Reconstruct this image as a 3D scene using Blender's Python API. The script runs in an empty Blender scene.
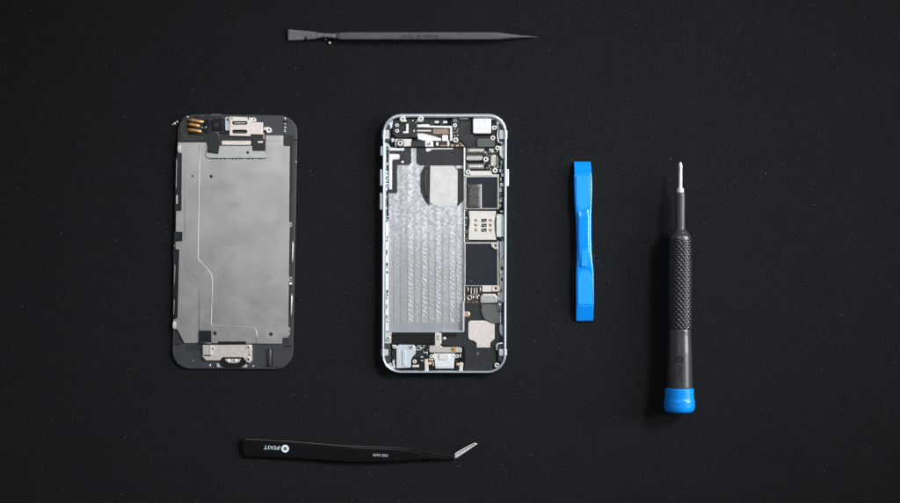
import bpy, bmesh, math, random
from mathutils import Vector, noise
from mathutils.geometry import delaunay_2d_cdt

random.seed(7)
scene = bpy.context.scene
COL = scene.collection
scene.unit_settings.system = 'METRIC'
scene.unit_settings.scale_length = 0.01          # 1 unit = 1 cm
S = 0.0535                                       # cm per measuring step (about half a millimetre)
D = 1500.0                                       # camera height, in measuring steps
CX, CY = 450.0, 251.5

# ------------------------------------------------------------------ coordinates
class Frame:
    """origin of the thing being built; positions are measured on the cloth in half millimetres"""
    ox = oy = 0.0
F = Frame()

def W(x, y, z=0.0):
    k = (D - z) / D
    return Vector(((x - CX) * k * S, -(y - CY) * k * S, z * S))

def L(x, y, z=0.0):
    v = W(x, y, z)
    return Vector((v.x - F.ox, v.y - F.oy, v.z))

def begin(name, x, y, label, cat, group=None):
    o = bpy.data.objects.new(name, None)
    o.empty_display_size = 0.5
    COL.objects.link(o)
    w = W(x, y)
    F.ox, F.oy = w.x, w.y
    o.location = (w.x, w.y, 0)
    o['label'] = label
    o['category'] = cat
    if group: o['group'] = group
    return o

def link(name, me, mat, parent=None, label=None):
    o = bpy.data.objects.new(name, me)
    COL.objects.link(o)
    if mat is not None:
        for m in (mat if isinstance(mat, (list, tuple)) else [mat]):
            me.materials.append(m)
    if parent is not None: o.parent = parent
    if label: o['label'] = label
    return o

# ------------------------------------------------------------------ materials
def node(nt, t, **kw):
    n = nt.nodes.new(t)
    for k, v in kw.items(): setattr(n, k, v)
    return n

def math_n(nt, op, a, b=None, c=None):
    n = node(nt, 'ShaderNodeMath', operation=op)
    for i, v in enumerate((a, b, c)):
        if v is None: continue
        if isinstance(v, (int, float)): n.inputs[i].default_value = v
        else: nt.links.new(v, n.inputs[i])
    return n.outputs[0]

def base_mat(name):
    m = bpy.data.materials.new(name)
    m.use_nodes = True
    nt = m.node_tree
    b = nt.nodes['Principled BSDF']
    tc = node(nt, 'ShaderNodeTexCoord')
    return m, nt, b, tc

def mixcol(nt, fac, c1, c2):
    n = node(nt, 'ShaderNodeMix', data_type='RGBA')
    for sock, v in ((n.inputs[0], fac), (n.inputs[6], c1), (n.inputs[7], c2)):
        if hasattr(v, 'is_output'): nt.links.new(v, sock)
        elif isinstance(v, (int, float)): sock.default_value = v
        else: sock.default_value = (*v, 1)
    return n.outputs[2]

def noise_n(nt, vec, scale, detail=4, rough=0.55):
    n = node(nt, 'ShaderNodeTexNoise')
    n.inputs['Scale'].default_value = scale
    n.inputs['Detail'].default_value = detail
    n.inputs['Roughness'].default_value = rough
    nt.links.new(vec, n.inputs['Vector'])
    return n.outputs[0]

def maprange(nt, v, a, b, c, d):
    n = node(nt, 'ShaderNodeMapRange')
    n.inputs[1].default_value = a; n.inputs[2].default_value = b
    n.inputs[3].default_value = c; n.inputs[4].default_value = d
    nt.links.new(v, n.inputs[0])
    return n.outputs[0]

def pm(name, col, rough=0.45, metal=0.0, var=0.15, vscale=6, bump=0.05, bscale=60, spec=0.5, rvar=0.08):
    m, nt, b, tc = base_mat(name)
    v = tc.outputs['Object']
    f = maprange(nt, noise_n(nt, v, vscale), 0.3, 0.7, 0, 1)
    c1 = tuple(min(1, c * (1 - var)) for c in col); c2 = tuple(min(1, c * (1 + var)) for c in col)
    nt.links.new(mixcol(nt, f, c1, c2), b.inputs['Base Color'])
    fine = noise_n(nt, v, bscale, 3)
    nt.links.new(maprange(nt, fine, 0.3, 0.7, max(.03, rough - rvar), min(1, rough + rvar)), b.inputs['Roughness'])
    b.inputs['Metallic'].default_value = metal
    b.inputs['Specular IOR Level'].default_value = spec
    if bump:
        bn = node(nt, 'ShaderNodeBump')
        bn.inputs['Strength'].default_value = bump
        bn.inputs['Distance'].default_value = 0.02
        nt.links.new(fine, bn.inputs['Height'])
        nt.links.new(bn.outputs[0], b.inputs['Normal'])
    return m

M = {}
M['alu']      = pm('anodised_aluminium', (.56, .61, .69), .36, .75, .03, 3, .004, 60, .5, .03)
M['white']    = pm('bright_metal', (.74, .74, .735), .42, .45, .08, 5, .06, 50)
M['silver']   = pm('nickel_metal', (.66, .655, .64), .36, .8, .14, 8, .08, 40)
M['warm']     = pm('warm_steel', (.76, .68, .63), .42, .7, .09, 4, .05, 60)
M['cream']    = pm('sim_steel', (.67, .635, .60), .45, .45, .05, 5, .04, 60)
M['rose']     = pm('brushed_rose_steel', (.78, .71, .67), .42, .6, .2, 14, .25, 26)
M['taupe']    = pm('taupe_steel', (.62, .585, .55), .42, .65, .12, 8, .06, 50)
M['beige']    = pm('matte_cover_film', (.56, .56, .545), .55, .15, .10, 3.5, .08, 9)
M['bracket']  = pm('stamped_bracket_steel', (.47, .47, .465), .42, .6, .07, 5, .06, 40)
M['shield']   = pm('shield_steel', (.5, .5, .5), .45, .8)
M['pale']     = pm('pale_plastic', (.50, .54, .59), .4, .1, .05, 4, .05, 60)
M['pale2']    = pm('pale_white_plastic', (.62, .65, .68), .38, .1, .05, 4, .05, 60)
M['grey']     = pm('grey_rubber', (.085, .088, .09), .5, .15, .18, 7, .08, 30)
M['connector']= pm('connector_body', (.17, .165, .15), .4, .25, .22, 20, .1, 40)
M['motor']    = pm('dark_steel_can', (.20, .205, .205), .34, .75, .1, 6, .05, 40)
M['black']    = pm('black_plastic', (.010, .0105, .0118), .42, 0, .25, 5, .06, 60, .45)
M['tape']     = pm('black_adhesive_film', (.0155, .0178, .0205), .44, 0, .3, 3.5, .16, 12, .45)
M['deep']     = pm('deep_black_film', (.005, .005, .006), .55, 0, .3, 4, .05, 40, .25)
M['chip']     = pm('chip_epoxy', (.0105, .0135, .020), .45, 0, .15, 4, .04, 90, .3)
M['foil']     = pm('crinkled_graphite_foil', (.075, .075, .072), .32, .35, .5, 9, .6, 14)
M['pcb']      = pm('dark_circuit_board', (.014, .022, .020), .38, 0, .6, 18, .1, 60)
M['brownpcb'] = pm('brown_circuit_board', (.045, .028, .022), .4, .1, .6, 22, .1, 60)
M['mesh']     = pm('bronze_mesh', (.33, .235, .195), .42, .6, .3, 40, .7, 45)
M['copper']   = pm('copper_pad', (.80, .48, .33), .34, .75, .15, 14, .05, 60)
M['gold']     = pm('gold_contact', (.52, .28, .095), .5, .75, .18, 8, .1, 30)
M['rim']      = pm('display_rim_plastic', (.034, .038, .044), .42, 0, .14, 4, .05, 70, .45)
M['recess']   = pm('recess_plastic', (.022, .023, .026), .5, 0, .3, 6, .06, 60, .4)
M['brown']    = pm('brown_foam_strip', (.03, .026, .026), .6, 0, .3, 8, .1, 40, .3)
M['bluefilm'] = pm('blue_black_film', (.007, .0105, .015), .3, .1, .4, 8, .05, 60)
M['glass']    = pm('black_glass', (.008, .010, .013), .12, 0, .1, 4, 0, 60, .6)
M['screwhole']= pm('screw_recess', (.03, .028, .026), .5, .3, .2, 10, 0, 60)
M['window']   = pm('antenna_window_plastic', (.038, .04, .043), .45, 0, .15, 6, .05, 60, .4)
M['tabgrey']  = pm('antenna_tab_plastic', (.46, .48, .50), .4, .1, .06, 5, .04, 60)
M['spudger']  = pm('charcoal_nylon', (.058, .059, .063), .44, 0, .16, 3, .12, 55, .5)
M['worn']     = pm('scuffed_charcoal_nylon', (.135, .137, .145), .6, 0, .45, 16, .6, 26, .4)
M['ink']      = pm('dark_ink', (.022, .022, .024), .6, 0, .1, 10, 0, 60, .3)
M['blackcoat']= pm('black_coated_steel', (.0040, .0040, .0046), .24, 0, .25, 5, .03, 90, .30)
M['print']    = pm('white_print', (.74, .80, .84), .6, 0, .06, 10, 0, 60, .3)
M['steel']    = pm('polished_steel', (.84, .84, .84), .36, .65, .06, 6, .05, 60)
M['blue']     = pm('blue_plastic', (.0, .235, .82), .17, 0, .08, 3, .06, 30, .6)
M['bluepad']  = pm('textured_blue_plastic', (.002, .29, .90), .40, 0, .06, 5, .2, 45, .45)
M['bluecap']  = pm('blue_cap_plastic', (.0, .25, .85), .28, 0, .06, 3, .04, 60, .5)
M['rubber']   = pm('black_grip_rubber', (.011, .0115, .0125), .33, 0, .2, 6, .06, 70, .55)
M['rubber2']  = pm('smooth_black_rubber', (.031, .032, .0345), .30, 0, .25, 5, .08, 60, .75)
M['shaftgrey']= pm('grey_coated_steel', (.055, .056, .058), .42, .2, .12, 5, .05, 60)
M['lint']     = pm('pale_lint', (.55, .54, .52), .9, 0, .2, 10, 0, 60, .1)
M['seam']     = pm('seam_shadow_gap', (.008, .008, .009), .6, 0, .1, 10, 0, 60, .2)

# display shield: cool grey steel with smudges and stains
def shield_mat():
    m, nt, b, tc = base_mat('smudged_shield_steel')
    v = tc.outputs['Object']
    f = maprange(nt, noise_n(nt, v, .55, 5, .6), .35, .68, 0, 1)
    g = maprange(nt, noise_n(nt, v, 2.2, 5, .65), .4, .72, 0, 1)
    col = mixcol(nt, f, (.372, .362, .355), (.478, .464, .452))
    col = mixcol(nt, math_n(nt, 'MULTIPLY', g, .22), col, (.27, .27, .268))
    sp = None
    for (x, y, rx, ry, s) in ((233, 205, 6, 4, .5), (277, 223, 8, 4, .5), (231, 244, 7, 4, .45), (234, 281, 7, 4, .4),
                              (222, 312, 6, 5, .6), (221, 188, 16, 11, .45), (236, 232, 4, 9, .25), (213, 200, 8, 20, .3), (247, 176, 10, 5, .3)):
        p = L(x, y, 5)
        mp = node(nt, 'ShaderNodeMapping')
        mp.inputs['Location'].default_value = (-p.x / (rx * S), -p.y / (ry * S), 0)
        mp.inputs['Scale'].default_value = (1 / (rx * S), 1 / (ry * S), 0)
        nt.links.new(v, mp.inputs[0])
        ln = node(nt, 'ShaderNodeVectorMath', operation='LENGTH')
        nt.links.new(mp.outputs[0], ln.inputs[0])
        d = math_n(nt, 'ADD', ln.outputs['Value'], math_n(nt, 'MULTIPLY', math_n(nt, 'SUBTRACT', noise_n(nt, v, 3, 3), .5), 1.2))
        q = maprange(nt, d, .2, 1.2, s, 0)
        sp = q if sp is None else math_n(nt, 'MAXIMUM', sp, q)
    col = mixcol(nt, math_n(nt, 'MULTIPLY', sp, .45), col, (.20, .20, .198))
    nt.links.new(col, b.inputs['Base Color'])
    r = math_n(nt, 'ADD', maprange(nt, g, 0, 1, .33, .46), math_n(nt, 'MULTIPLY', sp, .12))
    nt.links.new(r, b.inputs['Roughness'])
    b.inputs['Metallic'].default_value = .72
    bn = node(nt, 'ShaderNodeBump'); bn.inputs['Strength'].default_value = .09; bn.inputs['Distance'].default_value = .06
    nt.links.new(noise_n(nt, v, 1.3, 4), bn.inputs['Height'])
    nt.links.new(bn.outputs[0], b.inputs['Normal'])
    return m

# battery bay floor: columns of short slanted machining / glue marks
def bay_mat():
    m, nt, b, tc = base_mat('machined_bay_metal')
    v = tc.outputs['Object']
    sx = node(nt, 'ShaderNodeSeparateXYZ'); nt.links.new(v, sx.inputs[0])
    x, y = sx.outputs[0], sx.outputs[1]
    def mul(a, c): return math_n(nt, 'MULTIPLY', a, c)
    def add(a, c): return math_n(nt, 'ADD', a, c)
    pitch = 6.93 * S
    wob = mul(math_n(nt, 'SUBTRACT', noise_n(nt, v, 1.6, 3), .5), .09)
    u = math_n(nt, 'DIVIDE', add(add(x, wob), 1.99 + pitch * 200), pitch)
    cid = math_n(nt, 'FLOOR', u); fr = math_n(nt, 'FRACT', u)
    sl = math_n(nt, 'SUBTRACT', fr, .5)
    wn = node(nt, 'ShaderNodeTexWhiteNoise', noise_dimensions='1D'); nt.links.new(cid, wn.inputs['W'])
    rnd = wn.outputs['Value']
    # column strength: every other one is strong, the leftmost are faint, the rightmost strong
    odd = math_n(nt, 'MODULO', cid, 2)
    stg = math_n(nt, 'SUBTRACT', 1.0, mul(odd, .42))
    right = math_n(nt, 'GREATER_THAN', cid, 205.5)
    stg = math_n(nt, 'MAXIMUM', stg, mul(right, .9))
    left = math_n(nt, 'LESS_THAN', cid, 199.5)
    stg = mul(stg, math_n(nt, 'SUBTRACT', 1.0, mul(left, .7)))
    # repeating slanted lens-shaped dabs down each column
    jit = mul(math_n(nt, 'SUBTRACT', noise_n(nt, v, 3.6, 4), .5), .46)
    yy = add(add(add(y, mul(sl, .27)), mul(mul(sl, sl), -.40)), add(jit, mul(rnd, 3.7)))
    ph = mul(yy, 2 * math.pi / (4.5 * S))
    wave = add(mul(math_n(nt, 'SINE', ph), .5), .5)
    wave = math_n(nt, 'POWER', wave, 1.05)
    brk = maprange(nt, noise_n(nt, v, 6.5, 4), .34, .60, .15, 1)
    env = mul(maprange(nt, fr, .04, .26, 0, 1), maprange(nt, fr, .62, .97, 1, 0))
    low = maprange(nt, y, -4.35, -4.1, .03, 1)
    dab = mul(mul(mul(wave, brk), mul(env, stg)), low)
    # crossing diagonal scratches and blotches in the upper part
    def streaks(rot, sc, seed):
        m1 = node(nt, 'ShaderNodeMapping'); m1.inputs['Rotation'].default_value = (0, 0, math.radians(rot))
        mp = node(nt, 'ShaderNodeMapping'); mp.inputs['Scale'].default_value = (sc * .58, sc, 1); mp.inputs['Location'].default_value = (seed, seed, 0)
        nt.links.new(v, m1.inputs[0]); nt.links.new(m1.outputs[0], mp.inputs[0])
        return maprange(nt, noise_n(nt, mp.outputs[0], 1, 2, .55), .38, .64, 0, 1)
    cr = math_n(nt, 'MAXIMUM', streaks(42, 6.6, 3), mul(streaks(-40, 6.6, 8), .95))
    colbr = maprange(nt, math_n(nt, 'ABSOLUTE', sl), .1, .5, 1, .55)
    cr = mul(mul(cr, colbr), add(mul(stg, .4), .55))
    ymix = maprange(nt, add(y, mul(math_n(nt, 'SUBTRACT', noise_n(nt, v, .8, 3), .5), 3.0)), -1.9, 1.2, 0, 1)
    mx = node(nt, 'ShaderNodeMix'); nt.links.new(ymix, mx.inputs[0]); nt.links.new(dab, mx.inputs[2]); nt.links.new(cr, mx.inputs[3])
    fine = mul(math_n(nt, 'MAXIMUM', streaks(40, 17, 5), streaks(-38, 17, 1)), .22)
    h = math_n(nt, 'MAXIMUM', mx.outputs[0], mul(fine, low))
    groove = mul(maprange(nt, math_n(nt, 'ABSOLUTE', sl), .40, .5, 0, 1), maprange(nt, ymix, .0, .9, 1, .08))
    groove = mul(mul(groove, maprange(nt, noise_n(nt, v, 4, 3), .3, .6, .25, 1)), low)
    grain = noise_n(nt, v, 24, 4)
    big = noise_n(nt, v, .7, 4)
    col = mixcol(nt, maprange(nt, big, .3, .7, 0, 1), (.30, .31, .328), (.37, .38, .40))
    col = mixcol(nt, mul(mul(math_n(nt, 'SUBTRACT', 1.0, stg), low), .45), col, (.22, .228, .245))
    col = mixcol(nt, mul(h, .9), col, (.84, .86, .90))
    col = mixcol(nt, mul(groove, .7), col, (.16, .168, .18))
    nt.links.new(col, b.inputs['Base Color'])
    nt.links.new(maprange(nt, h, 0, 1, .50, .34), b.inputs['Roughness'])
    b.inputs['Metallic'].default_value = .6
    height = add(math_n(nt, 'SUBTRACT', h, mul(groove, .6)), mul(grain, .3))
    bn = node(nt, 'ShaderNodeBump'); bn.inputs['Strength'].default_value = .28; bn.inputs['Distance'].default_value = .03
    nt.links.new(height, bn.inputs['Height']); nt.links.new(bn.outputs[0], b.inputs['Normal'])
    return m

def felt_mat():
    m, nt, b, tc = base_mat('black_felt')
    v = tc.outputs['Object']
    f = maprange(nt, noise_n(nt, v, 9, 6, .7), .35, .68, 0, 1)
    g = maprange(nt, noise_n(nt, v, .25, 3, .5), .3, .7, 0, 1)
    col = mixcol(nt, f, (.0036, .0039, .0046), (.0148, .0156, .0178))
    col = mixcol(nt, math_n(nt, 'MULTIPLY', g, .25), col, (.0128, .0134, .0150))
    nt.links.new(col, b.inputs['Base Color'])
    b.inputs['Roughness'].default_value = .95
    b.inputs['Specular IOR Level'].default_value = .12
    bn = node(nt, 'ShaderNodeBump'); bn.inputs['Strength'].default_value = .6; bn.inputs['Distance'].default_value = .04
    nt.links.new(noise_n(nt, v, 14, 6, .7), bn.inputs['Height']); nt.links.new(bn.outputs[0], b.inputs['Normal'])
    return m

# ------------------------------------------------------------------ mesh helpers
def fillet(pts, r=0.0, seg=6, least=0.0):
    """round the corners of a polygon; a point may carry its own radius"""
    out = []
    n = len(pts)
    for i in range(n):
        p = Vector(pts[i][:2]); rr = pts[i][2] if len(pts[i]) > 2 else r
        a = Vector(pts[i - 1][:2]); c = Vector(pts[(i + 1) % n][:2])
        if rr > 0: rr = max(rr, least)
        u, w = (a - p), (c - p)
        lu, lw = u.length, w.length
        if rr <= 0 or lu < 1e-6 or lw < 1e-6:
            out.append(p); continue
        u.normalize(); w.normalize()
        ang = u.angle(w)
        if ang > math.radians(172) or ang < math.radians(8):
            out.append(p); continue
        t = min(rr / math.tan(ang / 2), lu * .49, lw * .49)
        re = t * math.tan(ang / 2)
        if re < least * .9:
            out.append(p); continue
        cen = p + (u + w).normalized() * (re / math.sin(ang / 2))
        s, e = p + u * t, p + w * t
        a0 = math.atan2(s.y - cen.y, s.x - cen.x); a1 = math.atan2(e.y - cen.y, e.x - cen.x)
        da = (a1 - a0 + math.pi) % (2 * math.pi) - math.pi
        k = max(2, seg if re > 1 else 3)
        for j in range(k + 1):
            q = a0 + da * j / k
            out.append(cen + Vector((math.cos(q), math.sin(q))) * re)
    return out

def area2(p):
    return sum(p[i - 1].x * p[i].y - p[i].x * p[i - 1].y for i in range(len(p))) / 2

def inset(p, d):
    """offset a CCW ring inwards by d (mitred)"""
    out = []; n = len(p)
    for i in range(n):
        a, b, c = p[i - 1], p[i], p[(i + 1) % n]
        e1 = (b - a); e2 = (c - b)
        if e1.length < 1e-9 or e2.length < 1e-9: out.append(b.copy()); continue
        e1.normalize(); e2.normalize()
        n1 = Vector((-e1.y, e1.x)); n2 = Vector((-e2.y, e2.x))
        m = n1 + n2
        if m.length < 1e-6: out.append(b + n1 * d); continue
        m.normalize()
        out.append(b + m * (d / max(.35, m.dot(n1))))
    return out

def circ(x, y, r, n=20):
    return [(x + r * math.cos(2 * math.pi * i / n), y + r * math.sin(2 * math.pi * i / n)) for i in range(n)]

def rect(x0, y0, x1, y1):
    return [(x0, y0), (x1, y0), (x1, y1), (x0, y1)]

def pill(x0, y0, x1, y1):
    r = min(x1 - x0, y1 - y0) / 2 * .999
    return [Vector(q) for q in fillet(rect(x0, y0, x1, y1), r, 6)]

def plate_mesh(outline, z0, z1, holes=(), r=0.0, bev=.25):
    rings = [fillet(outline, r, 6, bev * 1.15)] + [fillet(h, 0) for h in holes]
    pr = []
    for i, ring in enumerate(rings):
        q = [L(p.x, p.y, z1).to_2d() for p in ring]
        q2 = [q[0]]
        for p in q[1:]:
            if (p - q2[-1]).length > 1e-5: q2.append(p)
        if (q2[0] - q2[-1]).length < 1e-5: q2.pop()
        if (area2(q2) < 0) != (i > 0): q2.reverse()      # outer CCW, holes CW
        pr.append(q2)
    b = bev * S
    bm = bmesh.new()
    levels = [(0, z0 * S), (0, z1 * S - b), (b * .3, z1 * S - b * .3), (b, z1 * S)] if b > 0 else [(0, z0 * S), (0, z1 * S)]
    tops, bots = [], []
    for q in pr:
        lv = []
        for d, z in levels:
            ring = inset(q, d) if d else q
            lv.append([bm.verts.new((p.x, p.y, z)) for p in ring])
        n = len(q)
        for A, B in zip(lv, lv[1:]):
            for i in range(n):
                j = (i + 1) % n
                bm.faces.new((A[i], A[j], B[j], B[i]))
        tops.append(lv[-1]); bots.append(lv[0])
    def inside(x, y, ring):
        c = False; n = len(ring)
        for i in range(n):
            p, q = ring[i - 1], ring[i]
            if (p.y > y) != (q.y > y) and x < (q.x - p.x) * (y - p.y) / (q.y - p.y) + p.x: c = not c
        return c
    for group, up in ((tops, True), (bots, False)):
        rings2 = [[v.co.to_2d() for v in g] for g in group]
        flat = [v for g in group for v in g]
        edges, o = [], 0
        for g in group:
            edges += [(o + i, o + (i + 1) % len(g)) for i in range(len(g))]; o += len(g)
        vo, eo, fo, ov, oe, of = delaunay_2d_cdt([v.co.to_2d() for v in flat], edges, [], 0, 1e-6)
        for t in fo:
            for i in t:
                if not ov[i]:
                    flat.append(bm.verts.new((vo[i].x, vo[i].y, flat[0].co.z))); ov[i].append(len(flat) - 1)
            cx = sum(vo[i].x for i in t) / len(t); cy = sum(vo[i].y for i in t) / len(t)
            if not inside(cx, cy, rings2[0]) or any(inside(cx, cy, h) for h in rings2[1:]): continue
            vs = [flat[ov[i][0]] for i in t]
            nz = (vs[1].co - vs[0].co).cross(vs[2].co - vs[0].co).z
            if (nz > 0) != up: vs.reverse()
            try: bm.faces.new(vs)
            except ValueError: pass
    me = bpy.data.meshes.new('plate')
    bm.to_mesh(me); bm.free()
    return me

def plate(name, outline, z0, z1, mat, parent, holes=(), r=0.0, bev=.25, label=None):
    if isinstance(mat, str): mat = M[mat]
    return link(name, plate_mesh(outline, z0, z1, holes, r, bev), mat, parent, label)

def box(name, x0, y0, x1, y1, z0, z1, mat, parent, r=.3, bev=.25, label=None):
    b = min(bev, (x1 - x0) * .25, (y1 - y0) * .25, (z1 - z0) * .6)
    return plate(name, rect(x0, y0, x1, y1), z0, z1, mat, parent, (), min(r, (x1 - x0) * .45, (y1 - y0) * .45), b, label)

def lathe_mesh(prof, n=20, split=None):
    """prof: (radius, z) from outside-bottom to centre, in measuring steps; faces from ring index >= split take slot 1"""
    bm = bmesh.new(); rings = []
    for r, z in prof:
        rings.append([bm.verts.new((r * S * math.cos(2 * math.pi * i / n), r * S * math.sin(2 * math.pi * i / n), z * S)) for i in range(n)])
    for k, (A, B) in enumerate(zip(rings, rings[1:])):
        for i in range(n):
            j = (i + 1) % n
            f = bm.faces.new((A[i], A[j], B[j], B[i])); f.smooth = True
            if split is not None and k >= split: f.material_index = 1
    f = bm.faces.new(rings[-1])
    if split is not None: f.material_index = 1
    me = bpy.data.meshes.new('lathe'); bm.to_mesh(me); bm.free()
    return me

_screw = {}
def screw(x, y, r, z, parent, mat='white', name='screw', inner=.30):
    key = (round(r, 2), mat, inner)
    if key not in _screw:
        h = 1.5
        prof = [(r, -1.5), (r, h - .5), (r * .93, h - .12), (r * .84, h), (r * (inner + .09), h), (r * inner, h - .25), (r * inner * .85, h - .9)]
        me = lathe_mesh(prof, 20, 4)
        me.materials.append(M[mat]); me.materials.append(M['screwhole'])
        _screw[key] = me
    o = bpy.data.objects.new(name, _screw[key]); COL.objects.link(o)
    o.parent = parent; o.location = L(x, y, z)
    o.rotation_euler.z = random.random() * 3
    return o

def dome(name, x, y, r, z, h, mat, parent):
    prof = [(r, 0)] + [(r * math.cos(a), h * math.sin(a)) for a in (0.35, .7, 1.05, 1.35)]
    me = lathe_mesh(prof, 16); me.materials.append(M[mat])
    o = bpy.data.objects.new(name, me); COL.objects.link(o); o.parent = parent; o.location = L(x, y, z)
    return o

def tube(name, pts, rad, mat, parent, n=8, zs=None, flat=1.0):
    """a round bead or wire through (x, y, z) points"""
    P = [L(*p) for p in pts]
    bm = bmesh.new(); rings = []
    for i, p in enumerate(P):
        t = (P[min(i + 1, len(P) - 1)] - P[max(i - 1, 0)]).normalized()
        side = t.cross(Vector((0, 0, 1))).normalized(); up = side.cross(t)
        rr = (rad[i] if isinstance(rad, (list, tuple)) else rad) * S
        rings.append([bm.verts.new(p + side * rr * math.cos(a) + up * rr * flat * math.sin(a)) for a in [2 * math.pi * k / n for k in range(n)]])
    for A, B in zip(rings, rings[1:]):
        for i in range(n):
            f = bm.faces.new((A[i], A[(i + 1) % n], B[(i + 1) % n], B[i])); f.smooth = True
    bm.faces.new(rings[0][::-1]); bm.faces.new(rings[-1])
    bmesh.ops.recalc_face_normals(bm, faces=bm.faces)
    me = bpy.data.meshes.new('tube'); bm.to_mesh(me); bm.free()
    return link(name, me, M[mat], parent)

def interp(keys, n):
    """smooth (monotone-ish) interpolation of key tuples by their first value"""
    out = []
    ts = [k[0] for k in keys]
    for i in range(n + 1):
        t = ts[0] + (ts[-1] - ts[0]) * i / n
        j = 0
        up = ts[-1] > ts[0]
        while j < len(ts) - 2 and ((t > ts[j + 1]) if up else (t < ts[j + 1])): j += 1
        f = (t - ts[j]) / (ts[j + 1] - ts[j])
        out.append(tuple(a + (b - a) * f for a, b in zip(keys[j], keys[j + 1])))
    return out

def loft(name, stations, mat, parent, n=32, disp=None, smooth=True, label=None):
    """stations: (x, y, zc, half_width, half_height, exponent) swept as rounded cross-sections"""
    P = [L(s[0], s[1], s[2]) for s in stations]
    bm = bmesh.new(); rings = []
    for i, s in enumerate(stations):
        t = (P[min(i + 1, len(P) - 1)] - P[max(i - 1, 0)]); t.z = 0; t.normalize()
        side = Vector((t.y, -t.x, 0))
        ring = []
        for k in range(n):
            a = 2 * math.pi * k / n
            ca, sa = math.cos(a), math.sin(a); e = 2 / s[5]
            u = math.copysign(abs(ca) ** e, ca) * s[3]; w = math.copysign(abs(sa) ** e, sa) * s[4]
            if disp:
                d = disp(i, a, s)
                l = math.hypot(u, w) or 1
                u += u / l * d; w += w / l * d
            ring.append(bm.verts.new(P[i] + side * u * S + Vector((0, 0, w * S))))
        rings.append(ring)
    for A, B in zip(rings, rings[1:]):
        for i in range(n):
            f = bm.faces.new((A[i], A[(i + 1) % n], B[(i + 1) % n], B[i])); f.smooth = smooth
    bm.faces.new(rings[0][::-1]); bm.faces.new(rings[-1])
    bmesh.ops.recalc_face_normals(bm, faces=bm.faces)
    me = bpy.data.meshes.new('loft'); bm.to_mesh(me); bm.free()
    if isinstance(mat, str): mat = M[mat]
    return link(name, me, mat, parent, label)

_texts = []
def text(name, s, x, y, z, size, rotdeg, mat, parent, width=None, extr=.08, bold=0.0):
    """raised or printed lettering; size is the cap height, width squeezes it to the measured length"""
    cu = bpy.data.curves.new('lettering', 'FONT')
    cu.body = s; cu.align_x = 'CENTER'; cu.align_y = 'CENTER'
    cu.size = size * S / .7; cu.extrude = extr * S; cu.offset = bold * S
    tmp = bpy.data.objects.new('tmp_text', cu); COL.objects.link(tmp)
    me = bpy.data.meshes.new(name)
    o = link(name, me, None, parent)
    o.location = L(x, y, z); o.rotation_euler.z = math.radians(rotdeg)
    _texts.append((o, tmp, M[mat], width))
    return o

def finish_texts():
    bpy.context.view_layer.update()
    dg = bpy.context.evaluated_depsgraph_get()
    for o, tmp, mat, width in _texts:
        me = bpy.data.meshes.new_from_object(tmp.evaluated_get(dg))
        xs = [v.co.x for v in me.vertices]
        ys = [v.co.y for v in me.vertices]
        my = (max(ys) + min(ys)) / 2; mx = (max(xs) + min(xs)) / 2
        k = (width * S) / (max(xs) - min(xs)) if width else 1
        for v in me.vertices: v.co.x = (v.co.x - mx) * k; v.co.y -= my
        old = o.data; o.data = me; me.materials.clear(); me.materials.append(mat)
        bpy.data.meshes.remove(old)
        cu = tmp.data; bpy.data.objects.remove(tmp); bpy.data.curves.remove(cu)

# ================================================================== the cloth
F.ox = F.oy = 0
bm = bmesh.new()
q = 150
bm.faces.new([bm.verts.new(c) for c in ((-q, -q, 0), (q, -q, 0), (q, q, 0), (-q, q, 0))])
me = bpy.data.meshes.new('table_cloth'); bm.to_mesh(me); bm.free()
cloth = link('table_cloth', me, felt_mat()); cloth['kind'] = 'structure'

# loose nap of the cloth: short curled fibres standing a little proud of it
def fibres(count, name, mat, wx, ln, up):
    verts, faces = [], []
    for _ in range(count):
        x = random.uniform(-27, 27); y = random.uniform(-16, 16)
        a = random.uniform(0, 6.283); l = random.uniform(*ln) * S; c = random.uniform(-1.6, 1.6)
        w = random.uniform(*wx) * S; hz = random.uniform(.02, up) * S
        px, py = x, y; b0 = len(verts); k = 4
        for i in range(k):
            nx, ny = -math.sin(a), math.cos(a); z = .01 * S + hz * math.sin(math.pi * (i + .3) / (k + .2))
            verts.append((px + nx * w, py + ny * w, z)); verts.append((px - nx * w, py - ny * w, z + w * .6))
            px += math.cos(a) * l / k; py += math.sin(a) * l / k; a += c / k
        for i in range(k - 1): faces.append((b0 + 2 * i, b0 + 2 * i + 1, b0 + 2 * i + 3, b0 + 2 * i + 2))
    me = bpy.data.meshes.new(name); me.from_pydata(verts, [], faces)
    o = link(name, me, mat); o['kind'] = 'stuff'
    o['label'] = 'fine fuzz and dust on the black felt cloth'; o['category'] = 'felt fuzz'
    return o
fz = fibres(42000, 'felt_fuzz', pm('felt_nap', (.0160, .0168, .0190), .9, 0, .45, 3, 0, 60, .1), (.10, .22), (2, 5.5), .5)
fz['label'] = 'short black nap standing up from the felt cloth'
ds = fibres(420, 'dust_fibres', pm('grey_dust', (.085, .085, .088), .9, 0, .5, 2, 0, 60, .1), (.12, .24), (.8, 3.2), .6)
ds['label'] = 'sparse pale dust and stray fibres on the felt cloth'; ds['category'] = 'dust'

# ================================================================== display assembly (lying on its glass)
R = begin('phone_display', 235, 242, 'phone display assembly lying on its glass, grey metal back showing, gold contacts in one corner', 'phone screen')
M['shieldplate'] = shield_mat()
OUT = [(178.2, 114, 17), (297.6, 115.4, 18), (292.8, 369.4, 18), (171.8, 368.6, 18)]
plate('glass_panel', OUT, .1, 1.6, 'glass', R, bev=.6)
INR = [(180.2, 116, 15), (295.6, 117.4, 16), (290.8, 367.4, 16), (173.8, 366.6, 16)]
plate('plastic_rim', OUT, 1.6, 3.0, 'rim', R, bev=.7)
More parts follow.
